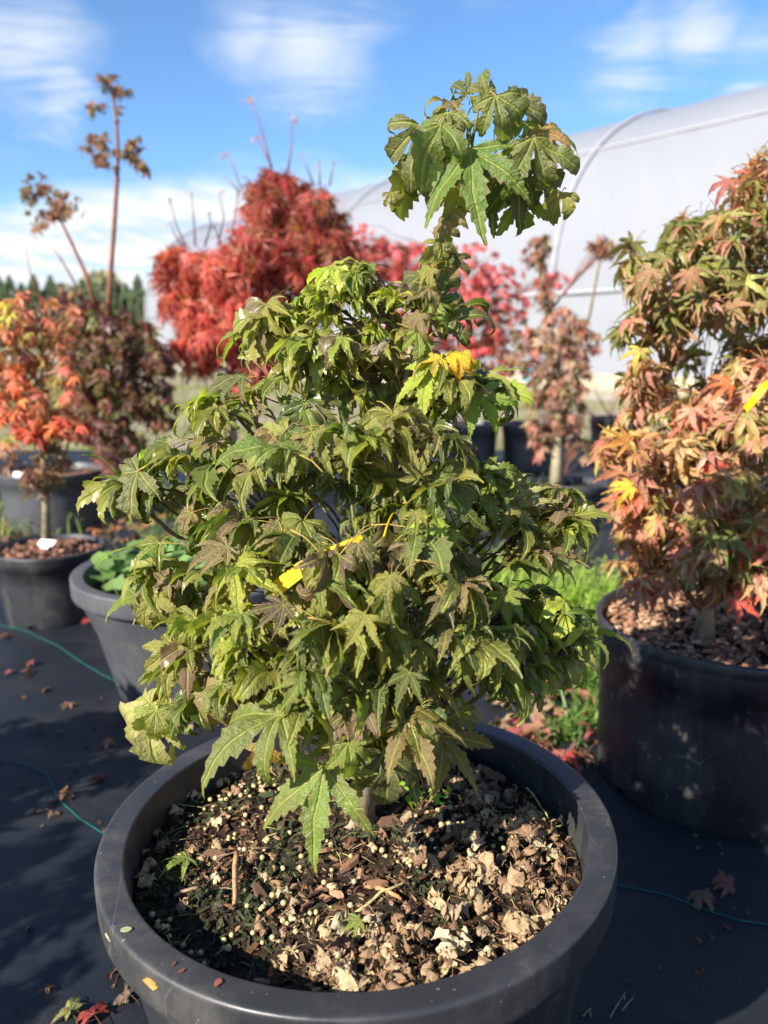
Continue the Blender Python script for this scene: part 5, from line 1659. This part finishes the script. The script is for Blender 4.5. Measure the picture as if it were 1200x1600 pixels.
for (px, py, sx, sy, n) in ((150, 220, 14, 14, 10), (160, 250, 14, 16, 9), (208, 235, 12, 18, 10), (215, 255, 10, 16, 6), (155, 165, 14, 12, 6), (165, 125, 10, 8, 6), (190, 140, 8, 6, 4), (200, 225, 8, 8, 5), (60, 290, 20, 14, 10), (90, 310, 22, 12, 11), (75, 330, 18, 18, 12), (105, 325, 16, 14, 9), (65, 350, 12, 10, 6), (50, 310, 8, 14, 5), (100, 452, 20, 8, 5)):
    for k in range(int(n * 1.5)):
        B = at(random.gauss(px, sx * .7), random.gauss(py, sy * .6), YP - 0.02 + random.uniform(-.06, .06))
        fol.add(B, Vector((random.uniform(-1, 1), random.uniform(-.6, .3), random.uniform(-1.2, .2))), Vector((random.uniform(-1, 1), -.6, .6)), random.uniform(.04, .075), random.choice((L_curl, L_right)), pick(CR), True)
fol.finish(rt, 300, [M_leaf_far, M_pet], L_far)

# bright red lace leaved weeping maple
LR = [(4, (0.58, 0.115, 0.09)), (3, (0.46, 0.08, 0.07)), (2, (0.58, 0.16, 0.12)), (1, (0.36, 0.12, 0.07))]
LT = [(4, (0.40, 0.085, 0.07)), (3, (0.32, 0.06, 0.06)), (2, (0.38, 0.17, 0.09)), (1, (0.60, 0.07, 0.10))]
pr, g = back_pots[4]
YL = g.y
bs = at(362, 690, YL); bs.z = 0.31
limbs = [px_limb(290, 430, 50, 40, YL, .2, 40, 0), px_limb(345, 430, 45, 40, YL - .1, .2, 40, 0), px_limb(300, 480, 45, 35, YL - .05, .2, 30, 0), px_limb(340, 520, 55, 40, YL - .1, .2, 44, 0), px_limb(300, 555, 40, 30, YL - .05, .15, 20, 0), px_limb(380, 480, 40, 60, YL - .1, .2, 40, 0), px_limb(395, 560, 40, 45, YL, .2, 26, 0),
         px_limb(430, 320, 50, 45, YL, .2, 44, 1), px_limb(490, 345, 50, 50, YL, .22, 44, 1), px_limb(450, 400, 60, 50, YL - .05, .22, 44, 1), px_limb(520, 400, 40, 45, YL, .2, 30, 1), px_limb(395, 400, 35, 45, YL - .1, .2, 30, 1), px_limb(480, 460, 60, 50, YL, .2, 30, 1), px_limb(375, 615, 40, 25, YL, .15, 10, 0)]
rt, fol, b0 = sub_tree('maple_tree', 'bright red lace leaved weeping maple with bare upright shoots on a pale trunk', bs, [bs, at(360, 650, YL), at(368, 590, YL), at(390, 520, YL), at(425, 450, YL), at(440, 390, YL), at(455, 310, YL)],
                       limbs, [L_lace], {0: LR, 1: LT}, (0.10, 0.15), 300, None, 0.035, M_pale_trunk, M_shoot, leaves=(2, 4), many=2.3, dip=(30, 88), seed=34, limb_r=(0.014, 0.006))
for pts in ([(430, 400), (400, 340), (375, 290), (365, 260), (352, 237)], [(425, 270), (418, 235), (405, 190), (390, 150)], [(450, 270), (455, 230), (457, 185)], [(425, 260), (412, 235), (400, 212)], [(490, 290), (480, 262), (470, 240)], [(500, 290), (499, 250)], [(515, 290), (522, 252)], [(290, 385), (275, 350), (265, 310)], [(305, 385), (303, 345), (299, 300)], [(285, 385), (272, 365), (267, 345)], [(320, 385), (330, 350), (325, 330)], [(340, 385), (350, 340), (342, 300)], [(360, 380), (370, 320), (372, 300)], [(345, 385), (335, 350)], [(375, 300), (365, 290), (355, 280)], [(453, 395), (455, 350), (470, 305)], [(290, 600), (320, 555), (345, 505)]):
    mb = MB()
    P = [at(x, y, YL - (0.22 if pts[0][1] > 380 and pts[0][0] > 400 or pts[0][1] > 500 else 0.05)) - b0 for x, y in pts]
    mb.tube(P, [lerp(0.0055, 0.002, i / (len(P) - 1)) for i in range(len(P))], 6)
    mb.build('shoot', M_shoot, rt)
    if pts[-1][1] < 360:
        for k in range(3 if pts[-1][1] < 240 else 1):
            B = at(pts[-1][0] + random.gauss(0, 3), pts[-1][1] + random.gauss(2, 3), YL - 0.05)
            fol.add(B, Vector((random.uniform(-1, 1), -.2, random.uniform(-1, .1))), Vector((0, -.6, .6)), random.uniform(.03, .05), L_lace, (0.42, 0.20, 0.17), True)
fol.finish(rt, 300, [M_leaf_far, M_pet], L_lace)

# pink crimson maple further back
PK = [(4, (0.62, 0.13, 0.15)), (3, (0.52, 0.16, 0.17)), (2, (0.42, 0.12, 0.12)), (1, (0.66, 0.10, 0.12))]
PK2 = [(3, (0.32, 0.13, 0.10)), (2, (0.40, 0.08, 0.08)), (2, (0.22, 0.16, 0.08))]
pr, g = back_pots[0]
YK = g.y
bs = Vector((g.x, g.y, 0.33))
limbs = [px_limb(560, 390, 45, 40, YK, .3, 22, 0), px_limb(600, 420, 50, 45, YK, .3, 26, 0), px_limb(660, 430, 55, 50, YK, .3, 22, 0), px_limb(730, 420, 55, 40, YK, .3, 18, 0), px_limb(700, 480, 70, 45, YK, .3, 26, 0), px_limb(780, 460, 50, 45, YK, .3, 16, 0), px_limb(740, 520, 55, 40, YK, .3, 22, 0), px_limb(790, 520, 45, 40, YK, .3, 16, 1), px_limb(640, 520, 60, 50, YK, .3, 20, 0), px_limb(760, 570, 50, 40, YK, .25, 12, 1), px_limb(860, 440, 25, 15, YK, .2, 5, 0)]
rt, fol, b0 = sub_tree('maple_tree', 'loose pink crimson maple in the grey pot far behind the green maple', bs, [bs, at(730, 620, YK), at(725, 560, YK), at(715, 500, YK), at(700, 440, YK), at(690, 390, YK)],
                       limbs, [L_far], {0: PK, 1: PK2}, (0.055, 0.09), 300, None, 0.02, M_trunk, M_shoot, many=4, leaves=(1, 3), dip=(10, 70), seed=35, limb_r=(0.008, 0.003), twig_r=0.001)
fol.finish(rt, 300, [M_leaf_far, M_pet], L_far)

# brown weeping maple on a pale trunk
BW = [(4, (0.34, 0.17, 0.13)), (3, (0.26, 0.13, 0.10)), (2, (0.27, 0.21, 0.10)), (1, (0.42, 0.13, 0.10)), (1.5, (0.38, 0.24, 0.16))]
pr, g = back_pots[2]
YW = g.y
bs = at(870, 745, YW); bs.z = 0.22
limbs = [px_limb(870, 520, 50, 40, YW, .14, 15, 0), px_limb(830, 560, 45, 40, YW, .14, 11, 0), px_limb(905, 540, 30, 35, YW, .12, 9, 0), px_limb(880, 590, 50, 45, YW - .04, .12, 16, 0), px_limb(860, 640, 45, 40, YW - .04, .12, 12, 0), px_limb(895, 660, 25, 40, YW, .1, 6, 0), px_limb(845, 690, 15, 25, YW, .08, 4, 0), px_limb(840, 395, 22, 28, YW, .06, 6, 0), px_limb(850, 460, 14, 25, YW, .05, 3, 0), px_limb(945, 385, 24, 18, YW, .06, 7, 0), px_limb(905, 700, 15, 25, YW, .06, 3, 0)]
rt, fol, b0 = sub_tree('maple_tree', 'small brown weeping maple on a pale trunk in a low pot behind the green maple', bs, [bs, at(870, 700, YW), at(872, 650, YW), at(874, 600, YW), at(872, 540, YW), at(865, 480, YW)],
                       limbs, [L_far], BW, (0.045, 0.07), 300, None, 0.030, M_pale_trunk, M_shoot, many=4, leaves=(1, 3), dip=(30, 85), seed=36)
for pts in ([(868, 540), (850, 480), (842, 420), (838, 380)], [(905, 540), (922, 490), (933, 430), (942, 385)]):
    mb = MB(); P = [at(x, y, YW) - b0 for x, y in pts]
    mb.tube(P, [0.009, 0.007, 0.006, 0.004], 6)
    mb.build('shoot', M_twig, rt)
fol.finish(rt, 300, [M_leaf_far, M_pet], L_far)

# bare red stems in the dark tub
pr, g = back_pots[3]
bs = Vector((g.x, g.y, 0.27))
root = empty('dogwood_shrub', bs)
tag(root, 'low shrub of bare bright red stems in the dark pot behind the brown weeping maple', 'shrub')
for k, pts in enumerate(([(955, 690), (935, 660), (905, 620)], [(955, 690), (945, 640), (925, 600)], [(950, 690), (920, 670), (890, 650)], [(960, 690), (955, 650), (965, 600)], [(965, 690), (990, 650), (1000, 610)], [(930, 650), (915, 645), (900, 660)], [(958, 690), (930, 700), (905, 720)])):
    mb = MB(); P = [at(x, y, g.y - 0.15) - bs for x, y in pts]
    P[0] = Vector((0.01 * k - .03, 0, 0)) if k < 5 else P[0]
    mb.tube(P, [0.008, 0.006, 0.003], 6, 0, (1.8, 0.9, 0.8))
    mb.build('stem', M_shoot, root)

# unseen potted maples added at left and behind the camera to cast shade
random.seed(77)
for (x, y, Rr, Hh, top, wd, pl, lab) in ((-1.50, 1.05, 0.22, 0.30, 0.80, 0.24, ORR, 'unseen orange maple in a black pot, added left of the picture to shade the fabric'),
                                         (-1.62, 0.30, 0.24, 0.32, 0.92, 0.28, PUR, 'unseen purple maple in a black pot, added at left near the camera for shade'),
                                         (-0.70, -0.26, 0.22, 0.30, 1.02, 0.30, RST, 'unseen bushy rust maple in a black pot added behind camera to shade the front pot')):  # stands in for the person at the camera, shading the front rim
    make_pot('nursery_pot', (x, y, 0), Rr, Hh, 'added black pot holding the ' + lab.split(' in a')[0] + (' that stands beside the fabric thread' if y > 1 else ' that stands near the camera' if y > 0 else ' close behind the camera'), False, 0.88, fill=0.03, seg=48)
    bs = Vector((x, y, Hh - 0.03))
    limbs = []
    for k in range(20):
        a = k * 2.4
        h = lerp(Hh + 0.16, top - 0.10, (k % 5) / 4)
        rr = wd * (0.62 if k % 5 < 4 else 0.3)
        limbs.append((Vector((x + rr * math.cos(a), y + rr * math.sin(a), h)), (wd * .5, wd * .5, 0.11), 9, 0))
    rt, fol, b0 = sub_tree('maple_tree', lab, bs, [bs, bs + Vector((.01, 0, .2)), bs + Vector((0, .01, .4)), bs + Vector((0, 0, top - Hh - .12))], limbs, [L_right], pl, (0.06, 0.09), 300, None, 0.014, M_trunk, M_shoot, leaves=(3, 4), seed=int(80 + y * 10))
    fol.finish(rt, 300, [M_leaf_r, M_pet])
